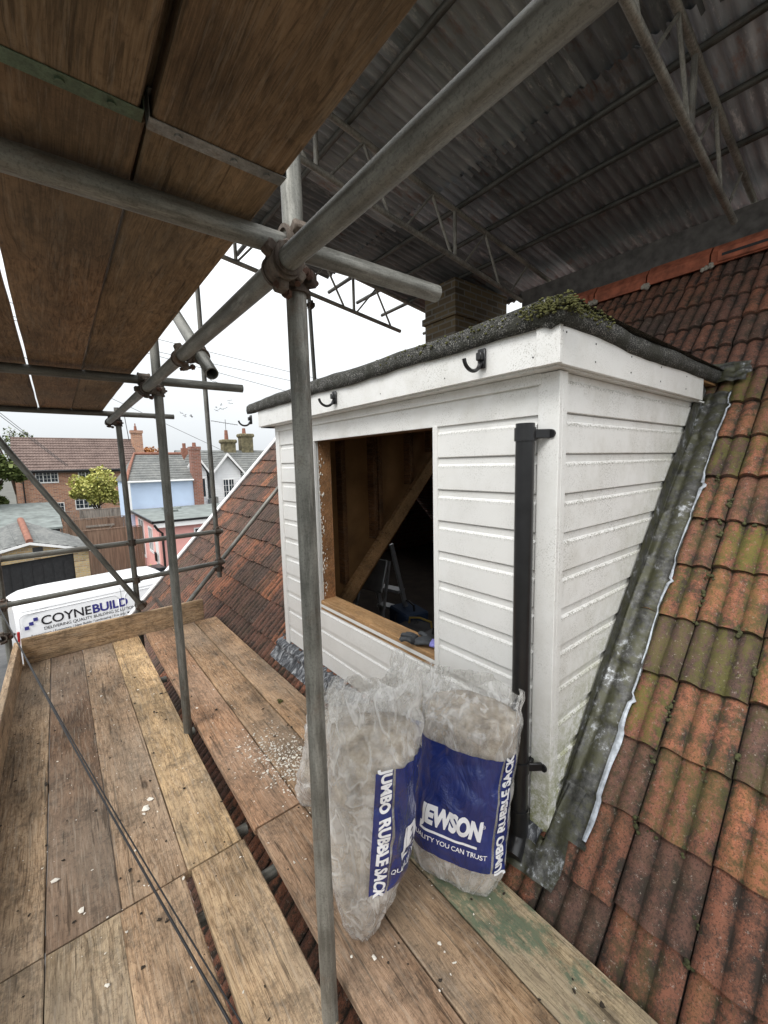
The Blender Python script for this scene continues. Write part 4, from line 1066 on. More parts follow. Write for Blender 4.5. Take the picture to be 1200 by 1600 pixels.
truss('nearest roof truss at the top right of the picture', .95, 1.35, 4.38, 5, 5.12, phase=.0)
truss('middle roof truss passing above the chimney', 2.86, 1.35, 4.40, 5, 5.12, phase=.0)
truss('farthest roof truss against the sky beyond the second pole', 4.60, 1.05, 4.05, 5, 4.6, phase=-.1)
PG = 'purlin tubes under the corrugated sheets'
for x, lb, y1 in ((1.45, 'lowest left', 5.35), (2.02, 'left', 5.35), (2.62, 'upper middle', 5.30), (3.31, 'middle', 5.3), (3.77, 'lower middle', 5.25), (4.28, 'lower', 5.3), (5.2, 'bottom', 5.3)):
    tube({1.45: 'purlin tube under the outer sheets nearest the walkway', 2.02: 'purlin tube under the outer sheets, second from the walkway', 2.62: 'purlin tube third from the walkway, just before the sheet overlap',
          3.31: 'purlin tube just past the sheet overlap', 3.77: 'purlin tube crossing the middle of the inner sheets', 4.28: 'purlin tube directly above the house ridge', 5.2: 'lowest purlin tube behind the house ridge'}[x],
         (x, -.5, tz(x, .492)), (x, y1, tz(x, .492)), 'purlin_tube', PG, .55)
def sheet_mesh(Lx, Wy):
    b = MB(); n = 9 * 8; V = []
    for i in range(13):
        xx = (i / 12 - .5) * Lx
        V.append([b.bm.verts.new((xx, (j / n - .5) * Wy, .016 * cos(2 * pi * 9.0 * j / n) + .004 * noise.noise(Vector((xx * 1.3, j * .05, 0))))) for j in range(n + 1)])
    for i in range(12):
        for j in range(n): b.bm.faces.new((V[i][j], V[i + 1][j], V[i + 1][j + 1], V[i][j + 1]))
    return b
b = sheet_mesh(2.28, .775); s0 = b.build('corrugated_sheet', M['tin'], smooth='all'); me_sheet = s0.data
tag(s0, None, 'roofing sheet', 'corrugated sheets of the temporary roof')
ordn = ['first', 'second', 'third', 'fourth', 'fifth', 'sixth', 'seventh', 'eighth', 'ninth']
first = True
for row, (xc, ph, nm) in enumerate(((4.20, 2.61, 'in the inner row over the house ridge'), (2.03, 1.52 + .71 * 2, 'in the outer row towards the walkway'))):
    ks = range(-5, 4)
    for k in ks:
        y0 = ph + .71 * k; yc = y0 + .71 / 2
        if yc > 5.0 or yc < -.6: continue
        o = s0 if first else s0.copy()
        if not first: C.objects.link(o)
        first = False; rs = random.Random(row * 40 + k)
        o.location = (xc, yc, tz(xc, .53) + (.016 if row else 0) + (.004 if k % 2 else 0)); o.rotation_euler = (radians(.25), -TS, radians(rs.uniform(-.3, .3)))
        t = rs.choice((.7, .85, 1.0, 1.3, 1.6)) * (1.0 if row == 0 else .8); o.color = (t, t * rs.uniform(.97, 1), t * rs.uniform(.94, 1.02), 1)
        cnt = k - min(ks)
        o['label'] = 'corrugated metal sheet %s, %s from the near end' % (nm, ordn[[kk for kk in ks if -.6 <= ph + .71 * kk + .355 <= 5.0].index(k)])
# pale board closing the gap between sheets and ridge
M['dusty'] = plain('dusty_beam', (.15, .14, .13), .9, 0, .4, 9, .3)
b = MB(); b.b2(4.93, 4.97, -.6, 3.2, 3.0, tz(4.95, .40)); o = b.build('edge_board', M['dusty']); o.color = (1, 1, 1, 1)
tag(o, 'dusty board on edge under the low side of the corrugated sheets behind the ridge', 'board')

# ------------------------------------------------------------------ rubble sacks
def text_geom(body, size, shear=0, offset=0, spacing=1.0, xs=1.0):
    cu = bpy.data.curves.new('t', 'FONT'); cu.body = body; cu.size = size; cu.shear = shear; cu.offset = offset; cu.space_character = spacing; cu.resolution_u = 4
    o = bpy.data.objects.new('t', cu); C.objects.link(o); dg = bpy.context.evaluated_depsgraph_get(); dg.update()
    me = bpy.data.meshes.new_from_object(o.evaluated_get(dg)); bpy.data.objects.remove(o); bpy.data.curves.remove(cu)
    bm = bmesh.new(); bm.from_mesh(me); bpy.data.meshes.remove(me)
    for v in bm.verts: v.co.x *= xs
    xsv = [v.co.x for v in bm.verts]; ysv = [v.co.y for v in bm.verts]
    return bm, (min(xsv), max(xsv), min(ysv), max(ysv))
class Sack:
    def __init__(s, base, top, yaw, a, b, H, seed, pw=2.4, fill=.78, open_w=1.0, wob=1.0, bseam=.45, tip=.84, tv=.12):
        s.tip = tip; s.tv = tv
        s.base = Vector(base); s.top = Vector(top); s.a = a; s.b = b; s.H = H; s.seed = seed; s.p = 2 / pw; s.fill = fill; s.ow = open_w; s.wob = wob; s.bs = bseam
        s.r = Vector((cos(yaw), sin(yaw), 0)); s.n = Vector((sin(yaw), -cos(yaw), 0))
        tab = [0]; N = 400
        pr = None
        s.N = N
        for i in range(N + 1):
            t = 2 * pi * i / N; q = s.cs(t, .5)
            if pr is not None: tab.append(tab[-1] + (q[0] - pr[0]) ** 2 ** .5 if False else tab[-1] + sqrt((q[0] - pr[0]) ** 2 + (q[1] - pr[1]) ** 2))
            pr = q
        s.tab = tab
    def cs(s, t, v):
        sg = lambda x: (abs(x) ** s.p) * (1 if x > 0 else -1)
        a = s.a * (s.tip + (1 - s.tip) * min(1, v / s.tv) ** .75); bb = s.b * (s.bs + (1 - s.bs) * min(1, (v / .22)) ** .6)
        if v > s.fill:
            q = (v - s.fill) / (1 - s.fill); a *= 1 + (s.ow - 1) * q; bb *= 1 - .72 * q ** .8
        return (a * sg(sin(t)), bb * sg(cos(t)))
    def ang(s, arc):      # arc length from the front centre -> parameter angle
        per = s.tab[-1]; x = arc % per
        lo, hi = 0, s.N
        while hi - lo > 1:
            m = (lo + hi) // 2
            if s.tab[m] <= x: lo = m
            else: hi = m
        return 2 * pi * (lo + (x - s.tab[lo]) / max(1e-9, s.tab[hi] - s.tab[lo])) / s.N
    def S(s, t, v, inset=0):
        x, y = s.cs(t, v)
        if inset: l = sqrt(x * x + y * y) + 1e-6; x *= 1 - inset / l; y *= 1 - inset / l
        c = s.base.lerp(s.top, v) + s.r * x + s.n * y
        am = .016 + (.030 * max(0, v - s.fill) / (1 - s.fill)); am *= s.wob
        q = Vector((x * 5, y * 5, v * 3.2 + s.seed * 7)); nn = noise.noise(q) * am * 1.1
        q2 = Vector((x * 11 + v * 4, y * 11, v * 9 + s.seed)); nn += (abs(noise.noise(q2)) - .2) * am * .9
        q3 = Vector((t * 5.5, v * 5, s.seed * 3)); nn += noise.noise(q3) * am * .7 * (1.2 if v > s.fill else .5)
        crease = (1 - abs(noise.noise(Vector((sin(t) * 2.2 + v * 2.5, cos(t) * 2.2, v * 2 + s.seed * 5))) * 3)); nn += max(0, crease) * .007 * s.wob
        d = (s.r * x + s.n * y); l = d.length
        if l > 1e-5: c += d / l * nn
        if v > s.fill: c.z += .03 * noise.noise(Vector((t * 1.1, s.seed, 3))) * (v - s.fill) / (1 - s.fill) * 2
        if v < .12: c.z = max(c.z, s.base.z + .001)
        return c
    def P(s, arc, v, off=0):
        t = s.ang(arc); c = s.S(t, v); d = .01
        n = (s.S(t + d, v) - s.S(t - d, v)).cross(s.S(t, min(1, v + d)) - s.S(t, max(0, v - d)))
        if n.length > 1e-9:
            n.normalize(); x, y = s.cs(t, v)
            if n.dot(s.r * x + s.n * y) < 0: n = -n
            c = c + n * off
        return c
    def make(s, label, group, prints):
        root = empty('rubble_sack', s.base, 0, label, 'rubble sack', group); I = Matrix.Translation(-s.base)
        def pb(b, nm, mat, **kw):
            bmesh.ops.transform(b.bm, matrix=I, verts=b.bm.verts); return b.build(nm, mat, root, **kw)
        b = MB(); V = b.grid(lambda u, v: s.S(2 * pi * u, v), 150, 130, wrap=True)
        b.bm.faces.new(V[0][::-1]); bag_o = pb(b, 'plastic_bag', M['film'], smooth='all')
        b = MB(); V = b.grid(lambda u, v: s.S(2 * pi * u, .015 + v * (s.fill + .03), .012), 70, 60, wrap=True)
        b.bm.faces.new(V[0][::-1]); b.bm.faces.new(V[-1]); pb(b, 'rubble', M['rubble'], smooth='all')
        for pr in prints:
            if pr[0] == 'panel':
                _, a0, a1, v0, v1 = pr; b = MB(); b.grid(lambda u, v: s.P(a0 + (a1 - a0) * u, v0 + (v1 - v0) * v, .0016), max(4, int((a1 - a0) / .006)), 60); pb(b, 'printed_panel', M['print_blue'], smooth='all')
            else:
                _, body, size, mode, ac, vc, kw = pr
                bm, bb = text_geom(body, size, **kw) if mode != 'bar' else (None, None)
                b = MB(); b.bm.free() if False else None
                if mode == 'bar':
                    b.grid(lambda u, v: s.P(ac + (u - .5) * size[0], vc + (v - .5) * size[1] / s.H, .0034), 60, 3)
                else:
                    mx, my = (bb[0] + bb[1]) / 2, (bb[2] + bb[3]) / 2; st = .009
                    for ax, lo, hi in ((0, bb[0], bb[1]), (1, bb[2], bb[3])):
                        q = lo + st
                        while q < hi:
                            nrm = (1, 0, 0) if ax == 0 else (0, 1, 0)
                            bmesh.ops.bisect_plane(bm, geom=bm.verts[:] + bm.edges[:] + bm.faces[:], plane_co=tuple(q * c for c in nrm), plane_no=nrm); q += st
                    for v in bm.verts:
                        x, y = v.co.x - mx, v.co.y - my
                        if mode == 'h': A, Z = x, y
                        elif mode == 'down': A, Z = y, -x
                        else: A, Z = -y, x
                        v.co = s.P(ac + A, vc + Z / s.H, .0034)
                    b.bm.free(); b.bm = bm
                pb(b, 'lettering', M['print_white'], recalc=True)
        return root
BK = dict(offset=.004, spacing=1.0)
def layout(s, c, v0, v1, left='down', right='up', W=.31, R=True, main=True):
    """front panel centred at arc c with a strip on either side"""
    o = []
    hh = (v1 - v0) * s.H
    o.append(('panel', c - W / 2, c + W / 2, v0, v1))
    if left: o.append(('panel', c - W / 2 - .066, c - W / 2 - .008, v0, v1)); o.append(('t', 'JUMBO RUBBLE SACK', hh * .108, left, c - W / 2 - .037, (v0 + v1) / 2, dict(offset=.0022, spacing=1.0)))
    if right: o.append(('panel', c + W / 2 + .008, c + W / 2 + .066, v0, v1)); o.append(('t', 'JUMBO RUBBLE SACK', hh * .108, right, c + W / 2 + .037, (v0 + v1) / 2, dict(offset=.0022, spacing=1.0)))
    if main:
        vm = v0 + (v1 - v0) * .235
        o.append(('t', 'JEWSON', .094, 'h', c + .006, vm + .045 / s.H, dict(offset=.0055, shear=.12, spacing=.98, xs=.64)))
        o.append(('t', '\u00ae', .018, 'h', c + .128, vm + .075 / s.H, dict(offset=0)))
        o.append(('bar', '', (.225, .009), 'bar', c, vm - .008 / s.H, {}))
        o.append(('t', 'QUALITY YOU CAN TRUST', .0245, 'h', c, vm - .038 / s.H, dict(offset=.0003)))
    return o
SG = 'rubble sacks on the inner boards'
s1 = Sack((.715, 1.075, .012), (.775, 1.03, .93), radians(-35), .150, .135, .93, 3, pw=2.1, fill=.76, wob=.85, open_w=1.0, tip=.30, tv=.30)
s1.make('tall clear sack of rubble directly behind the nearest pole, its sideways lettering facing us', SG, layout(s1, .225, .27, .74, left='down', right=None))
s2 = Sack((1.095, .985, .012), (1.245, 1.0, .76), radians(-68), .190, .115, .78, 8, pw=2.8, fill=.82, wob=.7, open_w=.95, tip=.80, tv=.15)
s2.make('squat clear sack of rubble beside the black downpipe with its blue printed panel facing us', SG, layout(s2, -.005, .17, .72, left=None, right='up', W=.33))
s3 = Sack((1.12, 1.36, .012), (1.27, 1.33, .70), radians(-60), .160, .10, .88, 15, pw=2.2, fill=.68, wob=1.1, open_w=.75)
s3.make('clear sack wedged between the two printed sacks and the dormer wall, top crumpled', SG, layout(s3, .17, .28, .70, left='down', right=None, main=False))
s4 = Sack((.93, 1.62, .012), (.99, 1.50, .60), radians(-25), .19, .13, .60, 22, pw=2.1, fill=.70, wob=1.2)
s4.make('low slumped clear sack mostly hidden behind the tall sack', SG, [])
# ------------------------------------------------------------------ the street beyond
def mk(e):
    I = Matrix.Translation(-Vector(e.location))
    def pb(b, nm, mat, parent=None, **kw):
        bmesh.ops.transform(b.bm, matrix=I, verts=b.bm.verts); return b.build(nm, mat, parent or e, **kw)
    return pb
def window(pb, x0, x1, y, z0, z1, cols=3, panes=(2, 3), fmat='white_paint', glass='glass_dark', axis='y', d=-1):
    def bx(b, a0, a1, p0, p1, z0_, z1_):
        if axis == 'y': b.b2(a0, a1, y + d * p0, y + d * p1, z0_, z1_)
        else: b.b2(y + d * p0, y + d * p1, a0, a1, z0_, z1_)
    b = MB(); f = .06
    bx(b, x0, x1, .0, .05, z0 - .04, z0 + f); bx(b, x0, x1, .0, .05, z1 - f, z1)
    cw = (x1 - x0) / cols
    for k in range(cols + 1):
        xx = min(max(x0 + k * cw - f / 2, x0), x1 - f); bx(b, xx, xx + f, .001, .049, z0 + f, z1 - f)
    for k in range(cols):
        a, c = x0 + k * cw + f * .7, x0 + (k + 1) * cw - f * .7
        for i in range(1, panes[0]): q = a + (c - a) * i / panes[0]; bx(b, q - .012, q + .012, .004, .032, z0 + f, z1 - f)
        for i in range(1, panes[1]): q = z0 + (z1 - z0) * i / panes[1]; bx(b, a, c, .006, .030, q - .012, q + .012)
    fr = pb(b, 'window', M[fmat])
    b = MB(); bx(b, x0 + .02, x1 - .02, -.02, .010, z0 + .02, z1 - .02); pb(b, 'pane', M[glass], fr)
def tiled_slope(b, p, u, v, nu, nv, lift=.03, rolls=True):
    """p corner at the eaves, u vector along the eaves, v vector up the slope; nv courses, each lifted at its tail"""
    p = Vector(p); u = Vector(u); v = Vector(v); n = u.cross(v).normalized()
    if n.z < 0: n = -n
    m = nu * 4 if rolls else 1
    for j in range(nv):
        a = v * (j / nv); c = v * ((j + 1) / nv)
        R = []
        for (off, h0) in ((a, lift), (c, 0.0), (a, 0)):
            R.append([b.bm.verts.new(p + off + u * (i / m) + n * (h0 + (.03 * abs(sin(pi * i / 4)) if rolls else 0))) for i in range(m + 1)])
        for i in range(m):
            b.bm.faces.new((R[0][i], R[0][i + 1], R[1][i + 1], R[1][i])); b.bm.faces.new((R[2][i], R[2][i + 1], R[0][i + 1], R[0][i]))
# --- brick house
hx0, hx1, hy, he, hr = -2.45, 5.75, 42.0, 1.80, 4.42
e = empty('brick_house', (1.6, 45, GZ), 0, 'orange brick house with brown tiled roof and white gridded windows behind the fences', 'house'); pb = mk(e)
b = MB(); b.b2(hx0, hx1, hy, hy + 7, GZ, he); 
pb(b, 'wall', M['brick_red'])
b = MB(); tiled_slope(b, (hx0 - .15, hy - .35, he - .08), (hx1 - hx0 + .3, 0, 0), (0, 3.85, hr - he + .08), 44, 12, .05); tiled_slope(b, (hx1 + .15, hy + 7.35, he - .08), (-(hx1 - hx0 + .3), 0, 0), (0, -3.85, hr - he + .08), 44, 12, .05)
b.prism([(hy, he), (hy + 7, he), (hy + 3.5, hr - .1)], 'x', hx0 + .01, hx0 + .1); b.prism([(hy, he), (hy + 7, he), (hy + 3.5, hr - .1)], 'x', hx1 - .1, hx1 - .01)
b.tube((hx0 - .15, hy + 3.5, hr), (hx1 + .15, hy + 3.5, hr), .10, 10)
rf = pb(b, 'roof', far_tiles('house_tiles', [(.075, .05, .042), (.15, .105, .09), (.23, .17, .145)], lich=(4.0, 5.4)))
b = MB(); b.tube((hx0 - .1, hy - .42, he - .12), (hx1 + .1, hy - .42, he - .12), .07, 8); b.b2(hx0 - .1, hx1 + .1, hy - .34, hy - .30, he - .28, he - .08); b.tube((hx0 + .45, hy - .1, GZ), (hx0 + .45, hy - .1, he - .2), .05, 8)
pb(b, 'gutter', M['black'], smooth=True)
window(pb, -1.25, .16, hy, .76, 1.66); window(pb, 1.45, 2.9, hy, .76, 1.66)
window(pb, -1.15, .35, hy, -1.9, -.86); window(pb, 1.05, 2.75, hy, -1.50, -.40)
b = MB(); b.b2(6.0, 6.7, hy + 2.4, hy + 3.1, GZ, 3.6); b.prism([(5.76, he), (6.9, he), (6.7, 3.4), (5.95, 3.6)], 'y', hy + 2.2, hy + 3.3); b.b2(5.82, 6.68, hy + 2.4, hy + 3.1, 3.6, 5.0); b.b2(5.75, 6.75, hy + 2.33, hy + 3.17, 5.0, 5.25)
ch = pb(b, 'chimney', M['brick_red'])
b = MB(); b.tube((6.2, hy + 2.7, 5.25), (6.2, hy + 2.7, 5.65), .13, 12, .10); b.tube((6.2, hy + 2.7, 5.65), (6.2, hy + 2.7, 5.9), .05, 8); pb(b, 'chimney_pot', M['terracotta'], ch, smooth=True)
b = MB(); b.tube((5.6, hy + 2.6, 4.3), (5.35, hy + 2.6, 7.4), .03, 6); b.tube((5.0, hy + 2.6, 6.6), (5.8, hy + 2.6, 6.6), .025, 6)
pb(b, 'aerial', M['dark_metal'])
# --- pale blue rendered house
e = empty('blue_house', (4.8, 29, GZ), 0, 'pale blue rendered house with grey slate hipped roof behind the flat roof', 'house'); pb = mk(e)
bx0, bx1, by = 3.15, 6.55, 27.0
b = MB(); b.b2(bx0, bx1, by, by + 5, GZ, 1.0); pb(b, 'wall', M['blue_render'])
rv = M['rf_slate']
b = MB()
zr, ze = 2.55, .95
rx0, rx1 = bx0 + .75, bx1 - .0
tiled_slope(b, (bx0 - .12, by - .2, ze), (bx1 - bx0 + .12, 0, 0), (.0, .01, .01), 1, 1, 0, False)
# front slope with a short hip at the left end
n = 11
for j in range(n):
    t0, t1 = j / n, (j + 1) / n
    xl0 = bx0 - .12 + (rx0 - bx0 + .12) * t0; xl1 = bx0 - .12 + (rx0 - bx0 + .12) * t1
    y0, y1 = by - .2 + 2.6 * t0, by - .2 + 2.6 * t1; z0, z1 = ze + (zr - ze) * t0, ze + (zr - ze) * t1
    b.face([(xl0, y0, z0 + .03), (bx1, y0, z0 + .03), (bx1, y1, z1), (xl1, y1, z1)]); b.face([(xl0, y0, z0), (bx1, y0, z0), (bx1, y0, z0 + .03), (xl0, y0, z0 + .03)])
b.face([(bx0 - .12, by - .2, ze), (rx0, by + 2.4, zr), (bx0 - .12, by + 5, ze)]); b.face([(bx1, by + 2.4, zr), (rx0, by + 2.4, zr), (bx0 - .12, by + 5, ze), (bx1, by + 5, ze)])
b.face([(bx1, by - .2, ze), (bx1, by + 2.4, zr), (bx1, by + 5, ze)])
rf = pb(b, 'roof', rv)
b = MB(); b.path([(bx0 - .12, by - .2, ze + .05), (bx0 + .3, by + 1.1, ze + .9), (rx0, by + 2.4, zr + .05), (bx1, by + 2.4, zr + .05)], .09, 8); pb(b, 'ridge', M['terracotta'], rf, smooth=True)
b = MB(); b.b2(bx0 - .2, bx0 + .05, by - .3, by - .22, -.9, ze); b.tube((bx0 - .12, by - .28, ze - .02), (bx1, by - .28, ze - .02), .05, 8); pb(b, 'gutter', M['white_paint'])
b = MB(); b.b2(bx1 + .005, bx1 + .55, by - .1, by + .5, GZ, 2.75); b.b2(bx1 - .03, bx1 + .585, by - .135, by + .535, 2.75, 2.95); ch = pb(b, 'chimney', M['brick_dk'])
b = MB(); b.tube((bx1 + .28, by + .2, 2.95), (bx1 + .28, by + .2, 3.2), .12, 10, .1); pb(b, 'chimney_pot', M['terracotta'], ch)
# --- pink single storey house with flat roof
e = empty('pink_house', (5, 22, GZ), 0, 'pink rendered single storey house with grey flat roof and white fascia', 'house'); pb = mk(e)
fx, fy = 3.32, 20.1; zf = -.68
b = MB(); b.b2(fx, 9.0, fy, 26.95, GZ, zf - .02); pb(b, 'wall', M['pink_render'])
b = MB(); b.b2(fx - .22, 9.2, fy - .22, 26.9, zf - .0, zf + .06); b.b2(4.3, 4.9, 23.6, 24.3, zf + .0605, zf + .16); b.b2(4.5, 5.4, 25.2, 25.9, zf + .0605, zf + .14)
pb(b, 'roof', M['rf_felt'])
b = MB(); b.b2(fx - .21, 9.2, fy - .24, fy - .22, zf - .24, zf - .03); pb(b, 'fascia', M['white_paint'])
b = MB(); b.b2(fx - .26, 9.2, fy - .28, fy - .225, zf - .03, zf + .07, .01); b.b2(fx - .28, fx - .22, fy - .28, 26.9, zf - .05, zf + .07); b.path([(fx - .2, fy - .3, zf - .1), (fx - .05, fy - .2, zf - .35), (fx + .12, fy - .08, zf - .5), (fx + .12, fy - .08, GZ)], .05, 8); pb(b, 'gutter', M['black'])
window(pb, 21.6, 22.6, fx, -2.3, -1.1, 2, (1, 2), axis='x'); window(pb, 24.0, 25.6, fx, -2.9, -.95, 2, (1, 1), axis='x')
window(pb, 4.75, 5.9, fy, -2.3, -1.1, 2, (2, 2))
b = MB(); b.b2(fx - .08, fx - .001, 20.55, 20.95, -2.6, -2.2); b.b2(fx - .02, fx - .001, 20.4, 21.1, GZ, -1.6); pb(b, 'door', M['white_paint'])
b = MB(); b.b2(fx - .14, fx - .085, 20.5, 20.8, -2.5, -2.1); pb(b, 'meter_box', M['black'])
# --- white weatherboarded house: two front gables
e = empty('white_house', (10, 33, GZ), 0, 'white weatherboarded house with two front gables and grey slate roof', 'house'); pb = mk(e)
def board_wall(b, pts, y, z0, z1, step=.17):
    """horizontal weatherboards filling a convex outline pts in (x,z)"""
    z = z0
    while z < z1:
        def span(zz):
            xs = []
            for (xa, za), (xb, zb) in zip(pts, pts[1:] + pts[:1]):
                if (za - zz) * (zb - zz) <= 0 and za != zb: xs.append(xa + (xb - xa) * (zz - za) / (zb - za))
            return (min(xs), max(xs)) if len(xs) > 1 else None
        s0_, s1_ = span(z + .001), span(min(z + step, z1) - .001)
        if s0_ and s1_:
            b.face([(s0_[0], y - .03, z), (s0_[1], y - .03, z), (s1_[1], y, min(z + step, z1)), (s1_[0], y, min(z + step, z1))]); b.face([(s0_[0], y - .03, z), (s0_[1], y - .03, z), (s0_[1], y, z), (s0_[0], y, z)])
        z += step
wy = 31.0
b = MB()
for (x0, x1, dy, apx) in ((6.95, 8.35, -.5, 2.52), (8.85, 10.75, -.5, 2.52)):
    xm = (x0 + x1) / 2; board_wall(b, [(x0, GZ), (x1, GZ), (x1, 1.35), (xm, apx), (x0, 1.35)], wy + dy, -1.6, apx); b.prism([(x0, GZ), (x1, GZ), (x1, 1.3), (xm, apx - .1), (x0, 1.3)], 'y', wy + dy + .01, wy + 5)
board_wall(b, [(8.9, GZ), (14.5, GZ), (14.5, 1.1), (8.9, 1.1)], wy + .2, -1.6, 1.1); b.b2(8.95, 14.5, wy + .21, wy + 6, GZ, 1.1)
pb(b, 'wall', M['white_board'])
b = MB()
tiled_slope(b, (7.1, wy - .1, 1.05), (8, 0, 0), (0, 2.9, 1.95), 1, 11, .03, False)
b.face([(7.1, wy + 2.8, 3.0), (15.1, wy + 2.8, 3.0), (15.1, wy + 6, 1.0), (7.1, wy + 6, 1.0)])
for (x0, x1, dy, apx) in ((6.95, 8.35, -.5, 2.52), (8.85, 10.75, -.5, 2.52)):
    xm = (x0 + x1) / 2
    tiled_slope(b, (x1 + .22, wy + dy - .3, 1.18), (0, 3.4, 0), (-(x1 + .22 - xm), 0, apx + .12 - 1.18), 1, 8, .03, False); tiled_slope(b, (x0 - .22, wy + dy - .3, 1.18), (0, 3.4, 0), (xm - x0 + .22, 0, apx + .12 - 1.18), 1, 8, .03, False)
b.prism([(8.3, -.9), (8.9, -.9), (8.9, -.45), (8.3, -.6)], 'y', wy - .95, wy)
rf = pb(b, 'roof', M['rf_slate'])
for (x0, x1, dy, apx) in ((6.95, 8.35, -.5, 2.52), (8.85, 10.75, -.5, 2.52)):
    xm = (x0 + x1) / 2; b = MB()
    for s, xe in ((1, x1 + .24), (-1, x0 - .24)): b.bar((xe, wy + dy - .32, 1.0), (xm, wy + dy - .32, apx + .10), .05, .2, (0, 1, 0)) if False else b.prism([(xe, 1.05), (xe, 1.25), (xm, apx + .17), (xm, apx - .05)], 'y', wy + dy - .36, wy + dy - .31)
    pb(b, 'bargeboard', M['white_paint'])
window(pb, 7.75, 8.25, wy - .53, -.45, .95, 2, (1, 1)); window(pb, 9.4, 10.25, wy - .53, -.60, .80, 2, (2, 3))
for (x, w_, top, nm) in ((11.1, .95, 3.85, 0), (12.55, .95, 4.35, 1)):
    b = MB(); b.b2(x - w_ / 2, x + w_ / 2, wy + 2.5, wy + 3.3, 2.4, top - .3); b.b2(x - w_ / 2 - .12, x + w_ / 2 + .12, wy + 2.4, wy + 3.4, top - .3, top, .08); ch = pb(b, 'chimney', M['lichen_brick'])
    b = MB(); b.tube((x - .1, wy + 2.9, top), (x - .1, wy + 2.9, top + (.75 if nm == 0 else .45)), .16, 10, .12); pb(b, 'chimney_pot', M['terracotta'], ch, smooth=True)
b = MB(); b.b2(7.3, 7.7, wy + 1.4, wy + 1.8, 2.2, 3.1); b.tube((7.5, wy + 1.6, 3.1), (7.5, wy + 1.6, 3.45), .12, 8); pb(b, 'chimney', M['terracotta'])
b = MB(); b.tube((11.0, wy + 2.9, 4.5), (11.0, wy + 2.9, 5.45), .02, 6); b.tube((9.9, wy + 2.9, 5.3), (12.0, wy + 2.9, 5.05), .02, 6)
for k in range(7): b.tube((10.0 + k * .3, wy + 2.65, 5.28 - k * .035), (10.0 + k * .3, wy + 3.15, 5.28 - k * .035), .012, 5)
pb(b, 'aerial', M['dark_metal'])
# --- yellow brick garage
e = empty('garage', (-1, 24, GZ), 0, 'yellow brick garage with black door and grey slate roof with terracotta ridge', 'garage'); pb = mk(e)
gx, gw, gy = -.98, 1.72, 20.0; gze, gzr = -1.45, -.98
b = MB(); b.b2(gx - gw - .6, gx - gw + .38, gy, gy + .3, GZ, gze - .1); b.b2(gx + gw - .48, gx + gw, gy, gy + .3, GZ, gze - .1)
b.prism([(gx - gw - .6, gze - .35), (gx + gw, gze - .099), (gx + gw, gze), (gx, gzr - .03), (gx - gw - .6, gze - .1)], 'y', gy - .001, gy + .299)
b.b2(gx + gw - .25, gx + gw, gy + .3, gy + 1.8, GZ, gze - .05); b.b2(gx - gw - .6, gx - gw - .35, gy + .3, gy + 1.8, GZ, gze - .15)
pb(b, 'wall', M['brick_yel'])
b = MB(); b.b2(gx - gw + .37, gx + gw - .479, gy + .1, gy + .14, GZ, gze - .11)
for k in range(9): xx = gx - gw + .42 + k * .31; b.b2(xx, xx + .02, gy + .085, gy + .0995, GZ, gze - .36)
pb(b, 'door', M['black_matt'])
b = MB(); A = Vector((gx, gy - .15, gzr + .03)); P_ = Vector((-1.27, 21.9, -.30)); E1 = Vector((gx + gw + .2, gy - .15, gze - .04)); B1 = Vector((gx + gw + .1, 22.0, gze + .05)); E2 = Vector((gx - gw - .8, gy - .15, gze - .10)); B2 = Vector((gx - gw - 1.6, 22.0, gze + .1))
def courses(P0, P1, P2, P3, n):      # eaves P0-P1, top P3-P2: courses with a small step and open vertical joints
    for j in range(n):
        a0 = P0.lerp(P3, j / n); a1 = P1.lerp(P2, j / n); c0 = P0.lerp(P3, (j + 1) / n); c1 = P1.lerp(P2, (j + 1) / n); m = 9
        for i in range(m):
            f0, f1 = (i + .02) / m, (i + .98) / m; q = [a0.lerp(a1, f0), a0.lerp(a1, f1), c0.lerp(c1, f1), c0.lerp(c1, f0)]; up = Vector((0, 0, .03))
            b.face([q[0] + up, q[1] + up, q[2], q[3]]); b.face([q[0], q[1], q[1] + up, q[0] + up])
courses(E1, B1, P_, A, 7); courses(B2, E2, A, P_, 7)
b.face([E1 - Vector((0, 0, .02)), B1 - Vector((0, 0, .02)), P_ - Vector((0, 0, .02)), A - Vector((0, 0, .02))]); b.face([E2 - Vector((0, 0, .02)), B2 - Vector((0, 0, .02)), P_ - Vector((0, 0, .02)), A - Vector((0, 0, .02))]); b.face([P_ - Vector((0, 0, .02)), B1 - Vector((0, 0, .02)), B2 - Vector((0, 0, .02))])
rf = pb(b, 'roof', M['rf_slate'])
b = MB(); b.tube(A + Vector((0, 0, .03)), P_ + Vector((0, 0, .03)), .11, 10); pb(b, 'ridge', M['terracotta'], rf, smooth=True)
b = MB(); b.prism([(gx + gw + .2, gze - .12), (gx + gw + .2, gze - .04), (gx, gzr + .03), (gx, gzr - .06)], 'y', gy - .2, gy - .16); b.prism([(gx - gw - .8, gze - .2), (gx - gw - .8, gze - .10), (gx, gzr + .03), (gx, gzr - .06)], 'y', gy - .2, gy - .16)
pb(b, 'bargeboard', M['white_paint'])
b = MB(); b.b2(gx + .05, gx + .35, gy - .02, gy - .002, gzr - .45, gzr - .2); pb(b, 'vent', M['dark_metal'])
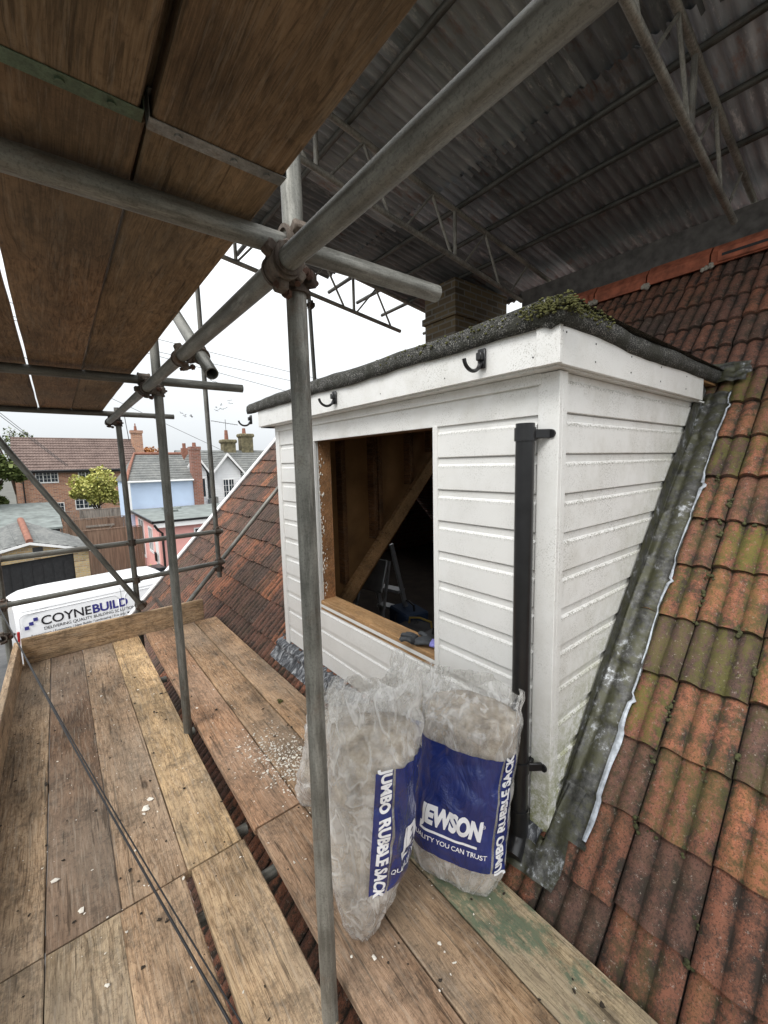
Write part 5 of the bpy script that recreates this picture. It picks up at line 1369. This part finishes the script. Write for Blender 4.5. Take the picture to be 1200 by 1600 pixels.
# --- long shed with grey felt roof
e = empty('shed', (-2, 35, GZ), 0, 'long low shed with plain grey green felt roof behind the garage', 'shed'); pb = mk(e)
b = MB(); b.b2(-6, -.1, 31.2, 38, GZ, -1.62); pb(b, 'wall', M['dark_metal'])
b = MB(); V = [(-6.2, 31.0, -1.65), (.05, 31.0, -1.65), (-.15, 38, -.55), (-6.2, 38, -.50)]; b.face(V); b.face([(p[0], p[1], p[2] - .12) for p in V][::-1]); b.face([V[0], V[1], (V[1][0], V[1][1], V[1][2] - .12), (V[0][0], V[0][1], V[0][2] - .12)]); b.face([V[1], V[2], (V[2][0], V[2][1], V[2][2] - .12), (V[1][0], V[1][1], V[1][2] - .12)])
pb(b, 'roof', M['rf_felt'])
# --- fences
def fence(label, p0, p1, z1, z0=GZ, mat='fence', rails=False, post=1.8, name='wooden_fence', trellis=False):
    p0 = Vector((*p0, 0)); p1 = Vector((*p1, 0)); d = p1 - p0; Ln = d.length; e = empty(name, (p0.x, p0.y, GZ), atan2(d.y, d.x), label, 'fence')
    b = MB(); rr = random.Random(int(Ln * 100)); x = 0
    if trellis:
        k = 0
        while x < Ln:
            for s in (-1, 1): b.bar((x, 0, z0 - GZ), (x + .35 * s, 0, z1 - GZ), .02, .015, (0, 1, 0))
            x += .16
    else:
        while x < Ln:
            wv = .095; b.b2(x, x + wv, -.012 + rr.uniform(0, .006), .012, z0 - GZ, z1 - GZ + rr.uniform(-.015, .015)); x += .10
    b.build('panel', M[mat], e)
    for k in range(int(Ln / post) + 1):
        b = MB(); b.b2(k * post - .05, k * post + .05, -.07, .03, 0, z1 - GZ + .06); b.build('post', M[mat], e)
    b = MB(); b.b2(0, Ln, -.03, .045, z1 - GZ + .02, z1 - GZ + .055); 
    if rails: b.b2(0, Ln, -.05, -.0125, z1 - GZ - .35, z1 - GZ - .27); b.b2(0, Ln, -.05, -.0125, z1 - GZ - 1.2, z1 - GZ - 1.12)
    b.build('rail', M[mat], e); return e
fence('tall brown close boarded fence beside the pink house', (.75, 24.2), (3.2, 24.2), -1.28)
fence('brown close boarded fence running back behind the garage corner', (.2, 27.6), (3.3, 27.6), -1.03, mat='fence')
fence('weathered grey fence below the yellow tree', (1.1, 35.5), (3.6, 35.5), -1.15, mat='fence_grey')
fence('open diamond trellis panel left of the grey fence', (.0, 35.2), (1.05, 35.2), -1.15, -2.2, 'fence_grey', trellis=True, name='trellis_fence')
e = empty('wooden_gate', (1.0, 26.4, GZ), 0, 'brown wooden gate with a diagonal brace between the fences', 'gate')
b = MB()
for k in range(12): b.b2(k * .105, k * .105 + .1, 0, .02, .2, 2.15)
b.build('panel', M['fence'], e); b = MB(); b.b2(0, 1.26, -.04, -.001, 2.1, 2.2); b.b2(0, 1.26, -.04, -.001, 1.0, 1.1); b.bar((.1, -.02, 1.1), (1.15, -.02, 2.1), .03, .09, (0, 1, 0)); b.build('frame', M['fence_grey'], e)
# --- bins, planters, car behind the van
def bin_(label, x, y, s=1.0):
    e = empty('wheelie_bin', (x, y, GZ), .1, label, 'bin', None)
    b = MB(); b.bm.free(); b.bm = bmesh.new(); b.tube((0, 0, .1 * s), (0, 0, 1.0 * s), .36 * s, 4, .46 * s); bmesh.ops.rotate(b.bm, verts=b.bm.verts, matrix=Matrix.Rotation(radians(45), 3, 'Z')); b.build('body', M['black'], e)
    b = MB(); b.b2(-.36 * s, .36 * s, -.38 * s, .36 * s, 1.0 * s, 1.09 * s, .03); b.build('lid', M['black'], e)
    for sx in (-1, 1):
        b = MB(); b.tube((sx * .25 * s, .3 * s, .1), (sx * .31 * s, .3 * s, .1), .1, 14); b.build('wheel', M['black_matt'], e)
bin_('black wheelie bin with its lid closed, right behind the van by the pink house', 2.75, 18.6, 1.05)
b0 = empty('recycling_box', (1.9, 21.5, GZ), .2, 'pair of stacked black recycling boxes in front of the brown fence', 'box')
b = MB(); b.b2(-.45, .0, -.25, .25, 0, .35, .03); b.b2(.05, .5, -.2, .3, 0, .4, .03); b.build('box', M['black'], b0)
def tree(label, loc, h, crown_r, mat, n, seed, zc=.62, name='tree', leaf_s=.12, squash=1.0):
    e = empty(name, loc, 0, label, 'tree'); rr = random.Random(seed)
    b = MB(); b.path([(0, 0, 0), (.05 * h * .2, 0, h * .25), (.0, .04 * h * .2, h * .5), (.02, 0, h * .8)], [h * .028, h * .022, h * .015, h * .006], 10)
    cl = []
    for k in range(26):
        while True:
            q = Vector((rr.uniform(-1, 1), rr.uniform(-1, 1), rr.uniform(-1, 1)))
            if q.length < 1: break
        c = Vector((q.x * crown_r, q.y * crown_r, h * zc + q.z * crown_r * squash)); cl.append((c, crown_r * rr.uniform(.18, .42)))
        b.path([(0, 0, h * rr.uniform(.3, .55)), c * .5 + Vector((0, 0, h * .25)), c], [h * .010, h * .006, h * .002], 6)
    b.build('trunk', M['bark'], e, smooth='all')
    b = MB()
    for k in range(n):
        c, r = rr.choice(cl); q = Vector((rr.gauss(0, 1), rr.gauss(0, 1), rr.gauss(0, 1))).normalized() * r * rr.uniform(.55, 1.08)
        p = c + q; s = leaf_s * rr.uniform(.5, 1.2); R_ = Matrix.Rotation(rr.uniform(0, 6.28), 3, 'Z') @ Matrix.Rotation(rr.uniform(-1.2, 1.2), 3, 'X')
        b.face([p + R_ @ Vector(v) for v in ((-s / 2, -s * .7, 0), (s / 2, -s * .5, s * .1), (s * .4, s * .6, 0), (-s * .4, s * .7, s * .12))])
    b.build('crown', mat, e, recalc=False)
    return e
tree('small tree with bright yellow green leaves in front of the brick house', (2.35, 37.5, GZ), 5.1, 1.75, M['leaf_yel'], 6500, 1, .74, leaf_s=.15, squash=.72)
tree('tall dark green tree at the left edge beside the brick house', (-3.7, 38, GZ), 8.9, 1.9, M['leaf_grn'], 9000, 2, .58, leaf_s=.2, squash=1.45)
tree('orange autumn tree showing between the brick house and the slate roof', (7.2, 46, GZ), 7.0, 1.3, M['leaf_org'], 3500, 3, .82, leaf_s=.16)
tree('feathery pale tree top behind the left end of the brown roof', (-2.9, 50, GZ), 9.3, 1.5, M['leaf_grn'], 900, 4, .82, leaf_s=.14)
b0 = tree('leafy shrub in a pot by the pink house door', (2.95, 19.7, GZ), .9, .32, M['leaf_yel'], 500, 5, .7, name='potted_shrub', leaf_s=.07); b0['category'] = 'shrub'

# --- the van, side on, rear to the left
van = empty('van', (.9, 14.2, GZ), radians(9), 'white panel van with dark company lettering parked behind the scaffold', 'van')
def vb(b, nm, mat, parent=van, **kw): return b.build(nm, mat, parent, **kw)
VL = 5.2; HW = .97; vz = 1.98
def vsec(x):      # half width at waist, roof height, shoulder rounding
    if x < -1.9 + .25: t = (x + 2.15) / .5; t = max(0, min(1, t)); return (HW * (.93 + .07 * t ** .5), vz - .16 * (1 - t) ** 2)
    if x < 1.25: return (HW, vz)
    if x < 2.1: t = (x - 1.25) / .85; return (HW * (1 - .03 * t), vz - .84 * t ** 1.15 - .02)
    t = (x - 2.1) / .95; return (HW * (.97 - .12 * t ** 2), 1.12 - .30 * t ** 1.6)
xs = [-2.15, -2.12, -2.05, -1.9, -1.5, -1.0, -.5, 0, .5, 1.0, 1.25, 1.4, 1.6, 1.8, 2.0, 2.1, 2.3, 2.6, 2.85, 3.0, 3.05]
def ring(x):
    hw, zt = vsec(x); top = hw * .84; r = .14; zb = .28
    P = [(hw * .96, zb), (hw, zb + .15), (hw, .95), (hw * .985, 1.15), (hw * .93, zt - .30 if zt > 1.3 else zt - .10), (top + .03, zt - .12 if zt > 1.3 else zt - .05), (top - .06, zt - .03), (top - .2, zt), (0, zt + .02)]
    P = [(y, max(z, zb + .01 * i)) for i, (y, z) in enumerate(P)]
    return [(-y, z) for y, z in P] + [(y, z) for y, z in P[-2::-1]]
b = MB(); R_ = [[b.bm.verts.new((x, y, z)) for y, z in ring(x)] for x in xs]
for i in range(len(xs) - 1):
    for k in range(len(R_[0]) - 1): b.bm.faces.new((R_[i][k], R_[i][k + 1], R_[i + 1][k + 1], R_[i + 1][k]))
b.bm.faces.new(R_[0]); b.bm.faces.new(R_[-1][::-1])
body = vb(b, 'body', M['van'], smooth=True)
b = MB()      # door seams and pressed side panels
def side(x, z): 
    hw = HW; top = hw * .84
    if z < .95: y = hw
    elif z < 1.15: y = hw - (z - .95) / .2 * hw * .015
    elif z < 1.68: y = hw * .985 - (z - 1.15) / .53 * hw * .055
    else: y = hw * .93 - (z - 1.68) / .18 * (hw * .93 - top - .03)
    return (x, -y, z)
def sideline(pts, r, off=.0): b.path([Vector(side(x, z)) + Vector((0, -off, 0)) for x, z in pts], r, 6)
sideline([(.08, .35), (.08, .95), (.08, 1.15), (.08, 1.68), (.08, 1.80)], .004); sideline([(1.18, .35), (1.18, .95), (1.18, 1.15), (1.18, 1.68), (1.2, 1.80)], .004)
sideline([(-2.05, 1.70), (1.6, 1.70)], .004)
vb(b, 'door_seam', M['dark_metal'])
b = MB()
def rrect(x0, x1, z0, z1, r=.12):
    P = []
    for (cx_, cz_, a0) in ((x1 - r, z1 - r, 0), (x0 + r, z1 - r, 90), (x0 + r, z0 + r, 180), (x1 - r, z0 + r, 270)):
        for k in range(6): a = radians(a0 + k * 18); P.append((cx_ + r * cos(a), cz_ + r * sin(a)))
    return P + [P[0]]
b.path([Vector(side(x, z)) for x, z in rrect(-2.08, .0, .98, 1.64)], .012, 8); b.path([Vector(side(x, z)) for x, z in rrect(.16, 1.1, .98, 1.64)], .012, 8)
vb(b, 'side_pressing', M['van'], smooth='all')
b = MB(); sideline([(-1.35, .93), (.02, .93)], .018); vb(b, 'door_rail', M['black'])
b = MB(); q = [(1.28, 1.16), (2.02, 1.16), (1.62, 1.62), (1.34, 1.66)]; b.face([Vector(side(x, z)) + Vector((0, -.006, 0)) for x, z in q]); b.face([Vector((side(x, z)[0], -side(x, z)[1] + .006, z)) for x, z in q]); vb(b, 'side_window', M['glass_dark'])
b = MB(); b.face([(1.42, -.70, 1.88), (1.42, .70, 1.88), (2.07, .82, 1.19), (2.07, -.82, 1.19)]); bmesh.ops.translate(b.bm, verts=b.bm.verts, vec=(.03, 0, .03)); vb(b, 'windscreen', M['glass_dark'])
for sy in (-1, 1):
    b = MB(); b.box((1.95, sy * 1.1, 1.25), (.12, .16, .26), bev=.03); vb(b, 'mirror', M['black'])
    b = MB(); b.box((2.93, sy * .66, .78), (.2, .26, .18), bev=.04); vb(b, 'headlight', M['alu'])
    for x in (-1.35, 2.15):
        b = MB(); b.tube((x, sy * .78, .33), (x, sy * .99, .33), .33, 28); wq = vb(b, 'wheel', M['black_matt'], smooth=True)
        b = MB(); b.tube((x, sy * .985, .33), (x, sy * 1.0, .33), .2, 20); b.build('rim', M['alu'], wq)
    b = MB(); b.box((-2.12, sy * .86, 1.0), (.06, .12, .5), bev=.02); vb(b, 'tail_light', plain('red_lens', (.35, .02, .02), .3))
# company lettering on the side
def vtext(body_, size, x, z, mat, kw, xanchor='l'):
    bm, bb = text_geom(body_, size, **kw)
    for v in bm.verts:
        X = x + v.co.x - bb[0]; Z = z + v.co.y; p = side(X, Z); v.co = (p[0], p[1] - .007, p[2])
    o = MB(); o.bm.free(); o.bm = bm; r = o.build('lettering', mat, van); return x + bb[1] - bb[0]
xe = vtext('COYNE', .315, -1.68, 1.29, M['ink_black'], dict(offset=.004, spacing=.97))
xe = vtext('BUILD', .315, xe + .03, 1.29, M['ink_blue'], dict(offset=.009, spacing=.97))
vtext('DELIVERING QUALITY BUILDING SOLUTIONS', .105, -1.64, 1.165, M['ink_black'], dict(offset=.0005, spacing=.97))
vtext('Renovations / Extensions / New Builds / Landscaping / Property Management', .082, -1.90, 1.055, M['ink_black'], dict(offset=.0005, spacing=.97))
b = MB()
for (x, z) in ((-1.78, 1.47), (-1.87, 1.385), (-1.96, 1.30)):
    s_ = .043; b.face([Vector(side(xx, zz)) + Vector((0, -.007, 0)) for xx, zz in ((x - s_, z - s_), (x + s_, z - s_), (x + s_, z + s_), (x - s_, z + s_))])
vb(b, 'emblem', M['ink_blue'])
# red car low behind the left corner
car = empty('parked_car', (-3.2, 11.5, GZ), radians(80), 'dark red car mostly hidden behind the left corner pole', 'car')
b = MB(); b.prism([(-2.0, .3), (2.0, .3), (2.05, .75), (1.2, .9), (.6, 1.4), (-1.2, 1.42), (-1.9, .95)], 'y', -.85, .85); bmesh.ops.bevel(b.bm, geom=b.bm.edges[:], offset=.05, segments=2, affect='EDGES'); b.build('body', plain('dark_red_paint', (.10, .012, .012), .3), car, smooth=True)
b = MB(); b.prism([(.98, .93), (.58, 1.34), (-1.15, 1.36), (-1.6, .96)], 'y', -.80, .80); bmesh.ops.scale(b.bm, verts=b.bm.verts, vec=(1, 1.075, 1)); b.build('windows', M['glass_dark'], car)
for x in (-1.25, 1.3):
    for sy in (-1, 1):
        b = MB(); b.tube((x, sy * .72, .31), (x, sy * .88, .31), .31, 24); b.build('wheel', M['black_matt'], car, smooth=True)
# --- overhead cables, birds
def cable(label, p0, p1, sag, r=.012):
    b = MB(); p0 = Vector(p0); p1 = Vector(p1); pts = [p0.lerp(p1, t / 24) - Vector((0, 0, sag * sin(pi * t / 24))) for t in range(25)]
    b.path(pts, r, 6); tag(b.build('overhead_cable', M['copper_wire'], smooth='all'), label, 'cable', 'overhead cables against the sky')
def ext(a, c, f0, f1): a = Vector(a); c = Vector(c); return a + (c - a) * f0, a + (c - a) * f1
for (a, c, lb) in (((3.48, 12, 4.80), (6.8, 12, 4.45), 'uppermost thin overhead cable right of the second pole'), ((3.29, 12, 4.52), (6.56, 12, 4.22), 'overhead cable just below the uppermost one'),
                   ((3.69, 12, 4.28), (5.87, 12, 3.93), 'third overhead cable crossing behind the jutting transom end')):
    p0, p1 = ext(a, c, -3.5, 5); cable(lb, p0, p1, .0, .007)
p0, p1 = ext((-.80, 12, 2.903), (-.379, 12, 2.444), -4, 2.5); cable('steep overhead cable above the left end of the brick house', p0, p1, .0, .007)
p0, p1 = ext((-.86, 12, 2.903), (-.43, 12, 2.444), -4, 2.5); cable('second steep overhead cable just left of its twin', p0, p1, .0, .007)
p0, p1 = ext((1.72, 12, 3.12), (3.9, 12, 2.05), -2, 1.05); cable('lowest overhead cable dipping towards the white house', p0, p1, 0, .006)
b = MB()
for s in (-1, 1):
    b.face([(0, 0, .02), (s * .18, .05, .09), (s * .36, .0, .03), (s * .18, -.06, .06)])
b.tube((0, -.16, 0), (0, .14, 0), .035, 6, .02)
bird = b.build('bird', M['dark_metal']); rr = random.Random(21)
tag(bird, 'small dark bird of a flock flying high above the far rooftops', 'bird', 'flock of birds in the sky')
spots = [(11.9, 9.6), (12.1, 9.75), (11.95, 9.3), (12.05, 9.0), (13.6, 9.2), (13.7, 8.9), (12.0, 7.1), (12.2, 6.9), (12.6, 7.05), (12.9, 7.15), (13.3, 7.25), (13.5, 7.6), (13.2, 7.75), (9.2, 6.5), (9.5, 6.35), (9.7, 6.3), (9.75, 6.2), (10.1, 6.3), (13.0, 7.6)]
for i, (x, z) in enumerate(spots):
    o = bird if i == 0 else bird.copy()
    if i: C.objects.link(o)
    o.location = (x, 40 + rr.uniform(-1, 1), z); o.rotation_euler = (rr.uniform(-.4, .4), rr.uniform(-.5, .5), rr.uniform(0, 3)); s_ = rr.uniform(.6, .9); o.scale = (s_, s_, s_)
